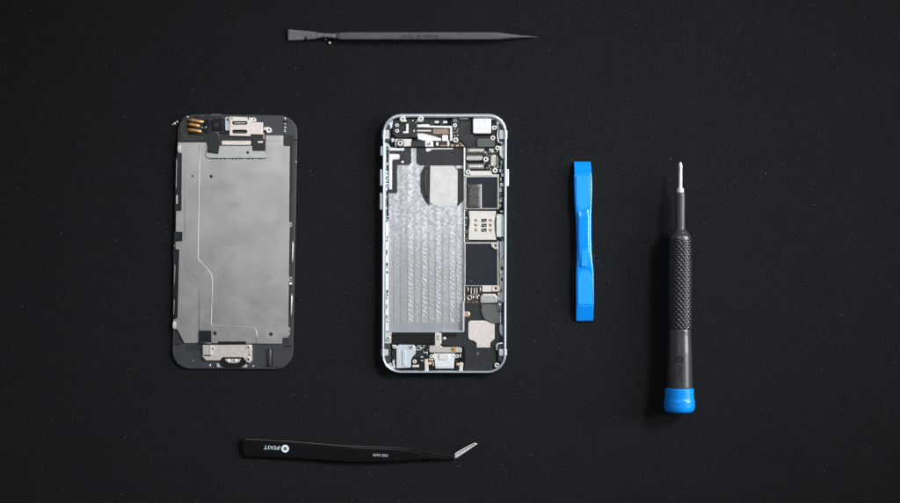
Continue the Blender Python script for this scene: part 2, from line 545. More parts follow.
# dark recess channels on the rim
plate('side_channel', [(289, 135.2), (293.6, 135.4), (291.6, 222), (288, 222)], 3.0, 3.12, 'brown', R, bev=0)
plate('side_channel', [(288, 228), (292.6, 228), (291.2, 336), (287, 336)], 3.0, 3.12, 'recess', R, bev=0)
plate('side_channel', [(176.6, 153.5), (182, 153.5), (181, 212), (174.9, 212)], 3.0, 3.12, 'bluefilm', R, bev=0)
plate('side_channel', [(174.4, 231), (182.5, 231), (179.5, 250), (177.8, 320), (173, 320), (173.4, 250)], 3.0, 3.12, 'bluefilm', R, bev=0)
plate('side_channel', [(173.3, 329), (178, 329), (185, 343.5), (173.2, 343.5)], 3.0, 3.12, 'recess', R, bev=0)
plate('top_recess', [(179, 131), (266, 131), (266, 160), (204, 160), (204, 146), (178.5, 146)], 3.0, 3.15, 'recess', R, bev=0)

PL = [(177.8, 142.4), (206.6, 142.4, .6), (205.0, 156.5, 1.6), (207.5, 158.8, 1), (265.3, 158.8), (265.6, 135.2, .5), (283.2, 135.4, .8), (283.2, 145.8, .6),
      (289.6, 146.2, .8), (288.9, 222), (291.6, 222.4, .5), (291.6, 226.4, .5), (289.4, 227.5), (288.6, 276.6), (291.6, 277, .6), (291.6, 281.4, .6), (288.6, 282),
      (288.2, 327), (290.2, 328, .5), (289.8, 334.5, .5), (287.6, 337.6), (282, 338, .6), (281.9, 343.8, .4),
      (184.2, 343, .6), (177.2, 329.4), (173.2, 329.2, .6), (173.2, 319.4, .6), (177.3, 318.4), (179.1, 249.6), (175.4, 249.2, .6), (175.4, 241.6, .6), (182.1, 241.2),
      (182.2, 232.2), (175.6, 231.8, .4), (175.9, 211.2, .4), (181.2, 210.8), (181.7, 153.4), (177.8, 153, .5)]
holes = [circ(211, 176.6, 1.5), circ(214.5, 333.4, 1.9), circ(270.6, 334.3, 1.9), circ(192.5, 176.2, .9), circ(292.0 - 1.7, 224.6, .6), circ(290.2, 279.3, .7), circ(174.9, 245.3, .8), circ(287.2 + 1.7, 331, .7)]
plate('back_plate', PL, 3.2, 4.6, 'shieldplate', R, holes=holes, bev=.25)
plate('ring_mark', circ(192.5, 176.2, 1.7), 4.6, 4.75, 'shield', R, holes=[circ(192.5, 176.2, 1.1)], bev=0)
# upper bracket (lighter, a step above the plate)
plate('upper_bracket', [(206.3, 143.2), (252, 143.2), (265.2, 150), (265.2, 158.2, .8), (207.4, 158.2, 1.4), (205.6, 156, 1.4)], 4.6, 5.0, 'bracket', R,
      holes=[circ(247.5, 152.6, 1.3)], bev=.2)
plate('upper_bracket', [(266.2, 135.8), (282.6, 136, .6), (282.6, 140.9), (266.2, 140.9)], 4.6, 4.95, 'bracket', R, bev=.15)
for k in range(13):
    if k in (4, 8, 11): continue
    box('rivet', 211.5 + k * 4.0, 158.6, 213.2 + k * 4.0, 159.5, 4.6, 4.8, 'deep', R, .2, .05)
# ribbon cable under the foil with its raised bead
rib = [(186, 143.6), (198.8, 143.6), (197.2, 259.5), (210.6, 274.2), (211.8, 281), (210.2, 322), (212.5, 326), (252.4, 327, 4), (256.2, 331), (256.2, 343.2), (212, 343.2), (212, 330), (199.2, 330), (199, 280), (185.2, 268), (184.6, 200)]
plate('ribbon_cable', rib, 4.6, 4.78, 'shieldplate', R, holes=[circ(214.5, 333.4, 2.3), circ(192.5, 176.2, 2.2)], bev=.12)
bead = [(199.6, 144), (199.3, 170), (198.6, 210), (197.8, 257.5), (199.2, 260.5), (205, 266.5), (209.4, 271), (211.4, 274.8), (212.3, 281), (211.8, 300), (211.0, 321), (212, 324.6), (215.4, 326.3), (230, 326.6), (250, 327.2), (254, 328), (256.2, 330.5), (256.8, 335), (256.6, 343.3)]
tube('raised_bead', [(x, y, 4.72) for x, y in bead], .40, 'bracket', R)
tube('fold_line', [(184.6, 200, 4.62), (185.0, 266, 4.62), (187, 270, 4.62), (197.6, 279, 4.62), (199.1, 283, 4.62), (199, 331, 4.62)], .22, 'motor', R)
# side clips
for (a, b) in (((176.4, 158), (175.9, 190)), ((174.6, 264), (174.1, 286)), ((173.9, 299), (173.5, 316))):
    tube('side_clip', [(a[0], a[1], 3.5), (a[0] + .1, a[1] + 3, 3.7), (b[0] + .1, b[1] - 3, 3.7), (b[0], b[1], 3.5)], .5, 'motor', R)
for (a, b) in (((292.6, 241), (292.1, 263)), ((291.4, 294), (290.9, 316))):
    tube('side_clip', [(a[0], a[1], 3.2), (a[0] + .2, a[1] + 3, 3.6), (b[0] + .2, b[1] - 3, 3.6), (b[0], b[1], 3.2)], .7, 'silver', R)
plate('side_tab', [(177.6, 146, .8), (179, 144.6, .8), (181, 146, .6), (180.8, 151, .8), (179, 152.6, .6), (177.6, 151, .6)], 4.6, 5.3, 'silver', R, holes=[circ(179.2, 149.6, .7)], bev=.2)
box('side_tab', 176, 195, 177.6, 204, 3.1, 4.6, 'silver', R, .4)
plate('side_tab', [(172.8, 322.5, .8), (174.2, 321, .8), (176, 323, .6), (175.8, 327, .8), (174, 328.6, .6), (172.8, 327, .6)], 4.6, 5.3, 'pale2', R, holes=[circ(174.3, 326, .7)], bev=.2)
box('side_tab', 289, 282.4, 291.9, 284.6, 3.2, 4.7, 'white', R, .3)
dome('rivet', 296.0, 161.8, .6, 3.0, .4, 'white', R)
# upper left: folded sensor cable with gold contacts
plate('folded_cable', [(180, 126, 4), (187, 117.5, 2), (203, 116.2), (212, 118), (212, 132), (206, 140.8), (181, 140.8, 1)], 3.15, 3.7, 'pcb', R, bev=.2)
plate('folded_cable', [(186.5, 116.2, 1), (222, 115.6), (224.5, 119), (224.5, 133), (207.5, 133, 1), (203, 127), (206, 121)], 3.75, 4.5, 'black', R, bev=.3)
for g in ([(187.6, 119.6, 4.9), (192, 120.0, 5.6), (198, 121.2, 5.5), (203.8, 122.2, 4.8)], [(187.0, 124.0, 4.9), (191, 124.4, 5.8), (196, 125.4, 5.6), (200.0, 126.2, 4.8)], [(186.6, 129.4, 4.8), (191, 129.8, 5.5), (197, 130.8, 5.4), (201.6, 131.6, 4.7)]):
    tube('gold_contact', g, [1.3, 1.6, 1.55, 1.2], 'gold', R, 12, flat=.28)
for g in ([(187, 121.9, 4.4), (195, 122.9, 4.7), (203, 124.6, 4.4)], [(186.6, 126.8, 4.4), (195, 128.0, 4.7), (203, 129.0, 4.4)], [(188, 133.2, 4.3), (196, 134.0, 4.5), (203, 134.6, 4.3)]):
    tube('contact_shade', g, [.8, 1.1, .8], 'deep', R, 10, flat=.4)  # black strips stand in for the shadows between the contacts
plate('torn_film', [(203, 122.6, .5), (207.6, 119.4, .8), (209.6, 126, 1), (206, 134.4, .8), (202.4, 131, .5)], 4.6, 5.2, 'deep', R, bev=.2)
plate('torn_film', [(206, 116.6, .8), (222, 115.8, .8), (224, 119.6, .6), (214, 119.2), (208.6, 121.6, .6)], 5.0, 5.6, 'black', R, bev=.25)
tube('film_glint', [(205.6, 125.6, 5.4), (208.6, 122.4, 5.7), (213.6, 118.6, 5.7), (219.6, 116.6, 5.7)], .3, 'rim', R)
tube('film_glint', [(204.6, 128.6, 5.3), (206.6, 126.6, 5.5)], .5, 'pale', R)
plate('camera_housing', [(210.4, 121, 3.5), (221, 119.5, 2), (223.4, 129.5, 3), (219, 132, 2), (211.6, 130.5, 3)], 4.5, 6.0, 'deep', R, bev=.6)
plate('camera_lens', circ(216.5, 125, 2.6, 24), 6.0, 6.3, 'glass', R, bev=.2)
plate('cable_fold', [(208.6, 131.6, 1), (219.6, 131, 3), (220.2, 140), (218.2, 154.2, 1), (206.8, 152.6, 1)], 5.0, 5.6, 'black', R, bev=.4)
tube('cable_edge', [(209, 132, 5.7), (216, 131.6, 5.8), (218.5, 134, 5.8), (218.2, 140, 5.7)], .25, 'motor', R)
for (x, y, rr, h) in ((174.6, 123.6, 1.5, 1.0), (177.2, 121.8, 1.4, 1.2), (172.7, 124.6, .9, .6)):
    dome('solder_blob', x, y, rr, 1.8, h + .6, 'silver' if x > 173 else 'copper', R)
tube('loose_wire', [(172.5, 124.8, 1.6), (176, 123, 2.4), (181, 118.8, 3.2), (187, 117.2, 3.8)], .55, 'recess', R)
dome('solder_blob', 187.4, 116.8, 1.0, 3.8, .8, 'silver', R)
dome('solder_blob', 202.6, 127.6, .9, 4.7, .6, 'pale', R)
box('component', 190, 133.5, 197, 137.5, 3.7, 4.0, 'pcb', R)
box('component', 189.5, 114.9, 200, 117.6, 3.0, 3.6, 'pcb', R)
box('foam_pad', 210.5, 114.0, 221.5, 116.4, 3.0, 4.0, 'grey', R, .5)
# ear speaker bracket
plate('cable_strip', [(205, 134.4), (265.4, 134.4), (265.4, 151, .6), (252.6, 151, .6), (252, 145.8), (207, 145.8)], 5.0, 5.2, 'tape', R, bev=.1)
box('speaker_bar', 221.4, 140.6, 250.8, 145.2, 5.2, 6.0, 'warm', R, 1.2, .5)
box('cable_tail', 252.8, 136.5, 264.8, 150.6, 5.2, 5.6, 'black', R, .8)
box('component', 258, 141.1, 262.8, 143, 5.6, 6.0, 'white', R, .3, .1)
plate('speaker_bracket', [(224.8, 117.4, 1.2), (231, 116.6), (231, 130.8), (225.2, 130.6, 1.2)], 5.0, 6.4, 'pale', R, holes=[circ(227.6, 119.6, .75)], bev=.3)
plate('screw_ring', circ(227.6, 119.6, 1.6), 6.4, 6.6, 'motor', R, holes=[circ(227.6, 119.6, .8)], bev=0)
sb = plate('speaker_bracket', [(229.6, 116.4, .6), (250.6, 117.2, .8), (250.8, 121.9), (262.9, 122.2, 1.2), (262.9, 134.7, 1), (251, 134.4), (250, 136.4, .8), (229.3, 135.8, 1)], 5.6, 7.2, 'warm', R,
           holes=[pill(232, 121.4, 247, 124.6), pill(232, 130, 247, 133.4), circ(231.6, 118.3, .7), circ(248.2, 118.5, .9)], bev=.35)
box('speaker_mesh', 231, 120.8, 248, 134, 5.2, 5.8, 'deep', R, .2, .05)
box('speaker_rib', 234, 122.6, 245.5, 123.4, 5.8, 6.2, 'warm', R, .2, .1)
box('speaker_rib', 234, 131.9, 245.5, 132.9, 5.8, 6.2, 'grey', R, .3, .1)
plate('screw_ear', [(251.2, 117.6, .6), (254.6, 117.4, 1.4), (256.2, 119.5, 1), (256, 121.7, .5), (251.2, 121.7)], 4.6, 5.8, 'white', R, holes=[circ(253.6, 119.6, .8)], bev=.2)
plate('screw_ear', [(264, 127.2, .5), (269, 127, 1.4), (271.6, 129, 1.2), (271.6, 132.6, 1), (267, 133.2, .8), (266.2, 130.4), (264, 130.2)], 4.6, 5.8, 'white', R, holes=[circ(269, 130, .9)], bev=.2)
box('component', 262.6, 132.5, 264.6, 139.5, 5.2, 5.9, 'mesh', R, .3)
# upper right marks
dome('light_point', 285, 118.5, 1.05, 3.0, .5, 'white', R)
box('slot', 282, 121, 288, 122.3, 3.0, 3.1, 'deep', R, .3, .02)
dome('light_point', 285, 124, .8, 3.0, .4, 'pale', R)
plate('light_point', [(284, 128), (286.3, 128), (285.2, 125.9)], 3.0, 3.4, 'white', R, bev=.1)
tube('hook_clip', [(285.8, 129.6, 3.2), (284.6, 129.8, 3.3), (284.4, 131, 3.3), (285.2, 132, 3.3), (286.4, 131.8, 3.2)], .35, 'silver', R)
box('corner_recess', 283.4, 135, 290, 145.8, 3.0, 3.3, 'recess', R, .4)
tube('scratch_line', [(287, 136.5, 3.4), (288.8, 138.5, 3.4)], .25, 'motor', R)
box('slot', 293.6, 139.7, 297, 141, 3.0, 3.1, 'deep', R, .2, .02)
# lower end: home-button bracket
box('black_tape', 198.4, 330.6, 211.2, 344, 4.8, 5.1, 'bluefilm', R, .6)
tube('tape_edge', [(197.5, 342.2, 5.1), (204, 342.8, 5.2), (211, 343.2, 5.1)], .35, 'motor', R)
box('slot', 217.8, 341.4, 245.9, 344.8, 4.7, 5.2, 'deep', R, .4)
box('lower_recess', 186.2, 345, 202, 350.6, 3.0, 3.2, 'recess', R, .3, .05)
HB = [(202.4, 345, .6), (252, 344.6, 1.0), (252.1, 360.5, 1.5), (249.8, 363.2, 1.5), (246.4, 362, 1), (242.9, 357.3, .6), (222.6, 357.2, .8), (219.6, 360.4, 1), (206, 360.5, 2.2), (202.6, 357, 1.8)]
plate('home_bracket', HB, 3.2, 5.4, 'warm', R, holes=[circ(248.8, 354.9, .8), rect(203.2, 355.2, 210.8, 356.2)], bev=.35)
box('bracket_flap', 203.1, 345.6, 209.6, 354.6, 5.4, 5.7, 'taupe', R, .4)
box('bracket_fold', 209.8, 345.2, 212, 355, 5.4, 6.1, 'white', R, .4)
for x, y, r_ in ((213.4, 348.4, 1.6), (248.5, 346.9, 1.9), (248.5, 358.9, 1.9)):
    screw(x, y, r_, 4.9, R, 'white', inner=.5)
plate('home_button', [(219.4, 361, 1), (222.6, 357.6, .6), (243, 357.8, .6), (246.4, 362.2, 1), (243.5, 365.6, 2), (238, 367.8, 4), (226, 367.6, 4), (221.5, 365.2, 2)], 3.0, 4.0, 'deep', R, bev=.4)
plate('home_button_spring', [(224.5, 358.6, .6), (241, 358.8, .6), (239.4, 362, 1.6), (236, 363.2, 1.6), (229, 363.0, 1.6), (226, 361.6, 1.6)], 4.0, 4.7, 'taupe', R, bev=.3)
dome('solder_blob', 228.2, 360.6, 1.9, 4.6, 1.0, 'white', R)
dome('solder_blob', 235.6, 360.6, 1.9, 4.6, 1.0, 'white', R)
dome('rivet', 210, 365.2, .95, 3.0, .6, 'white', R)
dome('rivet', 253.1, 366.0, .75, 3.0, .5, 'white', R)
plate('small_clip', [(216.4, 363.2, .5), (218.6, 363.4, .4), (219.6, 366.2, .4), (222, 367.4, .4), (216.6, 367.2, .4)], 3.0, 4.2, 'silver', R, bev=.3)
plate('small_clip', [(241.6, 366.8, .4), (244.4, 365.2, .4), (245.4, 364, .4), (247, 364.2, .5), (246.8, 367.6, .4), (242, 367.6, .4)], 3.0, 4.2, 'silver', R, bev=.3)
tube('moulded_rib', [(269.9, 348.4, 3.0), (269.7, 350, 3.5), (269.3, 364, 3.5), (269.2, 365.8, 3.0)], [1.6, 2.1, 2.1, 1.8], 'rim', R, 12, flat=.8)
box('slot', 271.6, 348, 272.8, 365.5, 3.0, 3.1, 'deep', R, .3, .02)
box('slot', 262, 366.4, 280, 367.2, 3.0, 3.08, 'deep', R, .3, .02)
box('corner_recess', 282.4, 338.2, 289.6, 344, 3.1, 3.3, 'recess', R, .5)
box('slot', 284, 345.6, 291.2, 347, 3.0, 3.1, 'deep', R, .3, .02)
box('slot', 173.6, 344.0, 180.4, 345.3, 3.0, 3.1, 'deep', R, .3, .02)
plate('moulded_ring', circ(179.2, 361.6, 2.6), 3.0, 3.25, 'rim', R, holes=[circ(179.2, 361.6, 2.0)], bev=.1)
dome('rivet', 193.4, 360.6, .5, 3.0, .3, 'silver', R)

# ================================================================== opened phone body
R = begin('smartphone', 444.5, 243.5, 'opened silver phone without its screen, battery bay empty and circuit boards and screws showing', 'phone')
FO = [(382.7, 113.6, 18.5), (506.9, 113.6, 18.5), (506.3, 373.2, 18.5), (381.6, 373.2, 18.5)]
FI = fillet([(385.0, 117.6, 16), (504.2, 117.6, 16), (503.6, 370.9, 16), (384.2, 370.9, 16)])
plate('frame', FO, .3, 10, 'alu', R, holes=[FI], bev=1.5)
plate('rear_shell', [(384, 116, 17), (505, 116, 17), (504.6, 371.8, 17), (383.2, 371.8, 17)], .05, 2.0, 'alu', R, bev=.1)
# side buttons
box('mute_switch', 380.3, 146, 383.2, 155.8, 3, 6.5, 'alu', R, .7, .6)
box('volume_button', 379.8, 168.8, 383, 186, 2.6, 7, 'alu', R, 1, .7)
box('volume_button', 379.6, 192.6, 382.9, 210, 2.6, 7, 'alu', R, 1, .7)
box('power_button', 506.2, 169, 508.9, 186.6, 2.6, 7, 'alu', R, 1, .7)
# floor linings
box('top_lining', 388, 117.8, 502, 149, 2.0, 2.5, 'deep', R, 8, .05)
box('bottom_lining', 385, 332.6, 503, 370.6, 2.0, 2.4, 'deep', R, 12, .05)
box('board_lining', 463.8, 146, 503.8, 333, 2.0, 2.45, 'recess', R, .4, .05)
plate('battery_bay', [(388.3, 147.6), (463.7, 147.6), (463.6, 330.8), (388.0, 330.8)], 2.0, 2.9, bay_mat(), R, bev=.1)
# raised rim of the bay
plate('bay_rim', [(462.2, 301.2, .8), (464.4, 301.2, .5), (464.3, 332.6, 1.6), (441.2, 332.6), (441.2, 330.6), (462.2, 330.6, .8)], 2.5, 6.0, 'alu', R, bev=.5)
box('bay_rim', 387.4, 331.0, 441, 332.4, 2.5, 4.6, 'alu', R, .3)
box('bay_rim', 463.6, 147.6, 465.2, 176, 2.5, 5.2, 'white', R, .4)
box('bay_rim', 463.7, 176.2, 464.9, 301, 2.5, 4.4, 'silver', R, .3)

# ---- left edge: ledge, flex and clips
box('side_ledge', 384.9, 143, 386.0, 340, 2.0, 8.4, 'alu', R, .2, .2)
box('side_flex', 386.0, 146.5, 388.6, 216, 2.0, 3.6, 'deep', R, .3)
box('side_ledge', 386.0, 216.5, 388.2, 331, 2.0, 5.6, 'white', R, .3)
rs = random.Random(11)
y = 147.5
while y < 214:
    h = rs.uniform(1.4, 4.2); x0 = 386.1 + rs.choice((0, 0, .7)); x1 = x0 + rs.uniform(1.0, 2.1)
    box('side_component', x0, y, min(x1, 388.9), y + h, 3.4, rs.uniform(4.2, 6.2), rs.choice(['white', 'silver', 'silver', 'motor', 'black', 'deep', 'pale']), R, .3, .2)
    y += h + rs.uniform(.4, 1.5)
for (y0, y1, x0, x1) in ((217, 221, 386.3, 388.8), (220.5, 222.5, 385.6, 387.2), (236, 239, 386.6, 388), (240, 241.6, 386, 387.6), (250, 254.6, 386, 387.4),
                         (262.5, 268, 386.2, 387.8), (271, 273.5, 386.6, 388), (290, 296, 386.4, 388), (297, 299, 385.8, 387.2), (304.5, 309, 385.6, 387.1), (315, 319.6, 386, 387.4), (321, 322.4, 386.4, 388)):
    box('side_notch', x0, y0, x1, y1, 5.5, 5.75, 'deep', R, .2, .04)
for yy in (219, 238, 266, 293, 318, 324):
    box('side_clip', 386.2, yy, 388.0, yy + 1.3, 5.7, 6.4, 'silver', R, .2, .15)
screw(387.8, 338.2, 2.3, 5.4, R, 'silver', inner=.3)
box('screw_mount', 384.9, 332.4, 391.4, 343.4, 2.4, 4.6, 'taupe', R, .8)

# ---- antenna pockets in the four corners
for (x0, x1, y0, y1, tx0, tx1, ty0, ty1) in ((385.0, 390.4, 124, 142, 381.9, 389, 130, 139.2), (498.4, 504.3, 124, 142.2, 499.2, 507.4, 130, 139.2),
                                             (383.8, 390.4, 343.6, 362.6, 381.1, 388.2, 349.2, 355.8), (498.0, 503.9, 345, 362, 499, 507, 349, 355.8)):
    box('antenna_window', x0, y0, x1, y1, 2.4, 7.4, 'window', R, 2.4, .5)
    box('antenna_tab', tx0, ty0, tx1, ty1, 4.2, 8.4, 'tabgrey', R, 1.0, .5)
tube('white_gasket', [(496.6, 350.3, 7), (496.7, 345.4, 7.2), (497.6, 343.9, 7.2), (499.5, 343.4, 7.2), (503.6, 343.3, 7)], .75, 'white', R)
tube('white_gasket', [(498, 124, 7), (497.6, 138, 7.2), (498.2, 141.6, 7.2), (500, 143, 7.2), (503.6, 143, 7)], .75, 'alu', R)
plate('corner_fillet', [(385.6, 124, .5), (391, 118.4, 2), (393.2, 118.2, .5), (391.9, 128, 1), (389.8, 129.4, .4), (389.4, 124.4, 1)], 2.4, 7.2, 'alu', R, bev=.4)
plate('corner_fillet', [(491, 117.9, .4), (497, 118.0, 3), (503.4, 123.4, 1), (499.4, 123.8, 1), (497.4, 129.4, .6), (496.5, 129.4, .4), (496.4, 120.2, .6), (491, 119.6)], 2.4, 7.2, 'alu', R, bev=.4)
plate('corner_fillet', [(390.8, 362.6, .5), (393.4, 368.8, 1), (398, 370.6, .5), (391.5, 368.6, 1.5), (386.5, 363.6, 1)], 2.4, 6.8, 'alu', R, bev=.3)
plate('corner_fillet', [(493.2, 370.6, .5), (497, 369, 1), (499.4, 366, 1), (503, 362.4, .6), (501, 367.2, 2), (497, 370, 2)], 2.4, 6.8, 'alu', R, bev=.3)

# ---- top left: vibration / camera cable block
plate('cable_block', [(392.4, 119.4, 1), (416.6, 118.6, .6), (416.6, 138, .8), (396, 138, 1), (392.4, 134, 1)], 2.5, 5.6, 'black', R, bev=.5)
box('cable_block', 406.6, 118.8, 416.2, 126.2, 5.6, 6.3, 'tape', R, .6)
box('cable_block', 409, 129, 416.4, 137.2, 5.6, 6.2, 'tape', R, .6)
plate('bracket', [(406.1, 123.8, .3), (408.4, 123.8, .3), (408.4, 133.4, .4), (403, 133.4, .4), (403, 131.4, .3), (406.1, 131.2, .3)], 5.6, 6.8, 'white', R, bev=.25)
screw(402.6, 119.2, 3.0, 9.6, R, 'white'); screw(420.6, 119.2, 3.0, 9.6, R, 'cream')
plate('screw_lug', [(403.5, 116.8, .5), (407.2, 121.6, .6), (402, 122.4, .8), (399.5, 119)], 4, 10.3, 'cream', R, bev=.2)
plate('screw_lug', [(420.5, 116.4, .5), (416.2, 120.4, .5), (418, 122.2, .5), (422.5, 121.8)], 4, 10.3, 'white', R, bev=.2)
screw(397, 125.2, 2.0, 5.6, R); screw(397, 131.1, 2.0, 5.6, R)
for x, y in ((412.9, 120.8), (413.9, 131), (415.8, 122.6)): dome('solder_point', x, y, .9, 6.2, .5, 'white', R)
# ---- top edge strip
box('top_cable', 417, 118.4, 446, 124.4, 2.5, 4.4, 'tape', R, .6)
for x0 in (434.6, 443.1): box('component', x0, 120.9, x0 + 4.0, 123.3, 4.4, 5.4, 'white', R, .3)
for x0 in (429.5, 440.2): box('component', x0, 120.6, x0 + 3.2, 125.4, 4.4, 5.0, 'pcb', R, .5)
plate('strip', [(417, 124.3, .4), (428.6, 124.3, .4), (430, 125.6, .6), (440, 125.8), (452, 126, .6), (452.2, 141, .4), (449.9, 141, .4), (449.9, 128.2, .4), (417, 127.3, .3)], 2.5, 6, 'white', R, bev=.3)
box('flat_cable', 417, 127.5, 449.8, 129.5, 2.5, 3.9, 'brownpcb', R, .2)
box('flat_cable', 417, 129.5, 449.8, 147, 2.5, 3.4, 'brownpcb', R, .2)
box('strip', 417, 129.9, 431, 131.6, 3.2, 4.6, 'silver', R, .3)
box('bronze_mesh', 433, 128.8, 448.8, 134.2, 3.3, 4.6, 'mesh', R, .4)
plate('strip', [(417, 133.4, .4), (423, 133.4, 1.5), (434, 136.2), (441, 138.6, 1), (441, 141, .6), (424, 140.8), (418, 139.4, .6)], 3.2, 5.4, 'white', R, bev=.3)
box('component', 442.1, 135, 448, 141.2, 3.3, 5.6, 'white', R, .5)
box('mount_plate', 395, 139, 411.4, 146.4, 2.5, 5.0, 'cream', R, .6)
screw(400.2, 143.4, 2.9, 5.4, R, 'cream')
plate('screw_ring', circ(400.2, 143.4, 4.0, 24), 4.9, 5.4, 'deep', R, holes=[circ(400.2, 143.4, 3.1, 24)], bev=0)
box('rubber_block', 412, 140.8, 424.2, 146.6, 2.5, 6.2, 'tape', R, .5)
plate('coax_socket', [(424.8, 141.4, .5), (427.8, 139.6, 1), (433, 141.6, 1), (433.4, 146.8, .5), (425, 146.8, .5)], 3, 6.0, 'white', R, bev=.35)
screw(429.2, 143.8, 1.7, 5.6, R, 'silver', 'coax_pin', .3)
box('component', 434.2, 141.8, 435.6, 146, 3.4, 4.6, 'deep', R); box('component', 435.9, 142.2, 438.3, 145.8, 3.4, 4.8, 'white', R, .4)
box('component', 440.2, 141.6, 446, 144.4, 3.4, 4.4, 'brownpcb', R); box('component', 447, 140.4, 449.2, 146.4, 3.4, 5.2, 'cream', R, .4)
for k in range(6): box('component', 440.5 + k * 1.5, 145, 441.4 + k * 1.5, 146.2, 3.4, 4.0, 'copper', R, .2, .1)
box('cable_edge', 396, 146.7, 463.6, 147.9, 2.5, 3.9, 'deep', R, .2)
box('side_bracket', 390.2, 143.2, 395.2, 145.0, 2.5, 3.6, 'deep', R, .3)
plate('side_bracket', [(391.2, 138.4, .4), (394.2, 138.2, .6), (394, 141.6, .6), (391.5, 142.6, .4)], 2.5, 5, 'pale', R, bev=.3)

# ---- camera region
plate('camera_shroud', [(450.4, 119.4, .5), (472, 118.4), (492, 118.2), (499, 121, 1), (498.2, 147.8), (466, 147.8), (459.5, 141.5, 1.5), (452.6, 141.5)], 2.5, 4.2, 'black', R, bev=.3)
box('side_board', 452.4, 121, 459.2, 141.5, 4.2, 4.8, 'pcb', R, .4)
plate('camera_cover', [(459.4, 121.5, .8), (471.6, 120.5, .8), (472.4, 137.6), (476, 139.6), (470, 147.4, .8), (466.4, 146.6, 1.4), (459.6, 139, 1)], 4.2, 5.2, 'tape', R, bev=.35)
box('camera_bezel', 471.2, 117.5, 492.6, 135.2, 4.2, 6.6, 'deep', R, 1.6, .5)
box('camera_module', 472.9, 118.4, 491, 133.6, 6.6, 8.4, 'white', R, 1.6, .5)
box('camera_top_clip', 459.2, 117.7, 468.2, 119.3, 4.2, 6, 'taupe', R, .3)
box('component', 453, 118.2, 457.2, 122.4, 4.2, 5.4, 'motor', R, .6)
for k, (x, y) in enumerate(((455, 129), (457, 131.6), (453.8, 132.4), (457.6, 135.4), (454.4, 135.8), (458.1, 129.6))):
    box('component', x - .6, y - .4, x + .6, y + .5, 4.8, 5.3, ('silver', 'pale', 'copper')[k % 3], R, .2, .1)
screw(454.7, 125.6, 2.1, 5.0, R); screw(455.5, 140.2, 2.7, 5.0, R, 'cream')
screw(494.1, 128, 2.4, 5.4, R); screw(492.7, 138.1, 2.5, 5.2, R, 'cream')
tube('copper_trace', [(457, 142.4, 4.4), (460.5, 143.6, 4.5), (464, 146.8, 4.4)], .7, 'mesh', R, flat=.5)
for k in range(8): box('component', 451 + k * 1.6, 144.4 + (k % 2) * .5, 452.1 + k * 1.6, 146.4, 3.2, 4.4, ('copper', 'taupe', 'brownpcb')[k % 3], R, .2, .1)
box('flat_cable', 450, 142.2, 464, 147, 2.5, 3.2, 'brownpcb', R, .3)
plate('foam_pad', [(477, 139.5, 2), (480, 138.4, 1), (494.6, 138.6, 1), (494.6, 147, .8), (477.4, 147, .8)], 4.2, 6.2, 'grey', R, bev=.4)
dome('solder_point', 472.1, 135.4, .7, 5.2, .4, 'silver', R)
for x, y in ((464, 124.8), (468.6, 123.8), (461.4, 126.8)): dome('solder_point', x, y, .5, 5.1, .35, 'motor', R)

# ---- connector field
box('logic_board', 465.4, 147.6, 499, 176, 2.45, 3.8, 'pcb', R, .4)
def connector(x0, y0, x1, y1, ring):
    c = box('connector', x0, y0, x1, y1, 3.8, 5.4, 'connector', R, 1.2 if ring else .5, .3)
    w, h = x1 - x0, y1 - y0
    if ring:
        plate('connector_rim', pill(x0 + .1, y0 + .1, x1 - .1, y1 - .1), 5.4, 6.0, 'silver', c, holes=[pill(x0 + .85, y0 + .85, x1 - .85, y1 - .85)], bev=.12)
        box('connector_core', x0 + 1.4, y0 + 1.4, x1 - 1.4, y1 - 1.4, 5.4, 5.8, 'taupe', c, .3, .1)
    else:
        box('connector_core', x0 + w * .12, y0 + h * .22, x1 - w * .08, y1 - h * .28, 5.4, 5.9, 'taupe', c, .3, .15)
    return c
def local_fix(o):   # sub-part coordinates are already in the thing's frame
    return o
connector(466.8, 148.2, 484.4, 152.8, False)
connector(466.3, 155.6, 482.4, 160.4, True)
connector(467, 163.8, 484, 169, False)
connector(490.8, 154.6, 495.8, 166.4, True)
for (x0, y0, x1, y1, m_) in ((466, 153.2, 485, 155, 'brownpcb'), (467, 161, 484, 163, 'deep'), (485.5, 147.8, 488.4, 153.6, 'deep'), (489.2, 148.6, 494.4, 152.6, 'taupe'),
                             (484.6, 163, 488.8, 167.6, 'deep'), (489.4, 167.4, 491.5, 170.4, 'motor'), (496.2, 156, 498.6, 166, 'connector'), (466.6, 169.6, 489, 170.6, 'deep'),
                             (485.4, 153.6, 487.4, 156.2, 'connector'), (482.8, 165, 484, 168.4, 'silver')):
    box('component', x0, y0, x1, y1, 3.8, 4.6, m_, R, .3)
rs = random.Random(5)
for k in range(26):
    x = rs.uniform(484.5, 498); y = rs.uniform(149, 169)
    if abs(x - 493.3) < 3.4 and 153.6 < y < 167.4: continue
    if (x - 485.7) ** 2 + (y - 159.5) ** 2 < 10 or (x - 495) ** 2 + (y - 170.7) ** 2 < 10: continue
    w, h = rs.choice(((.9, .6), (.6, .9), (1.2, .8)))
    box('component', x - w, y - h, x + w, y + h, 3.8, 5.0, rs.choice(('taupe', 'motor', 'connector', 'silver', 'black')), R, .2, .12)
screw(485.7, 159.5, 2.6, 5.4, R); screw(468, 172.1, 2.6, 5.4, R); screw(495, 170.7, 2.6, 5.4, R); screw(497.4, 148.2, 2.5, 5.6, R, 'rose')
plate('side_plate', [(499.4, 146.2, .5), (503.8, 146.2, .5), (503.8, 159, .5), (502, 158.6, .6), (499.6, 155, .6)], 3, 6.6, 'white', R, bev=.35)
box('shield_strip', 470.2, 170.9, 491.8, 175.8, 3.8, 5.8, 'cream', R, .5)
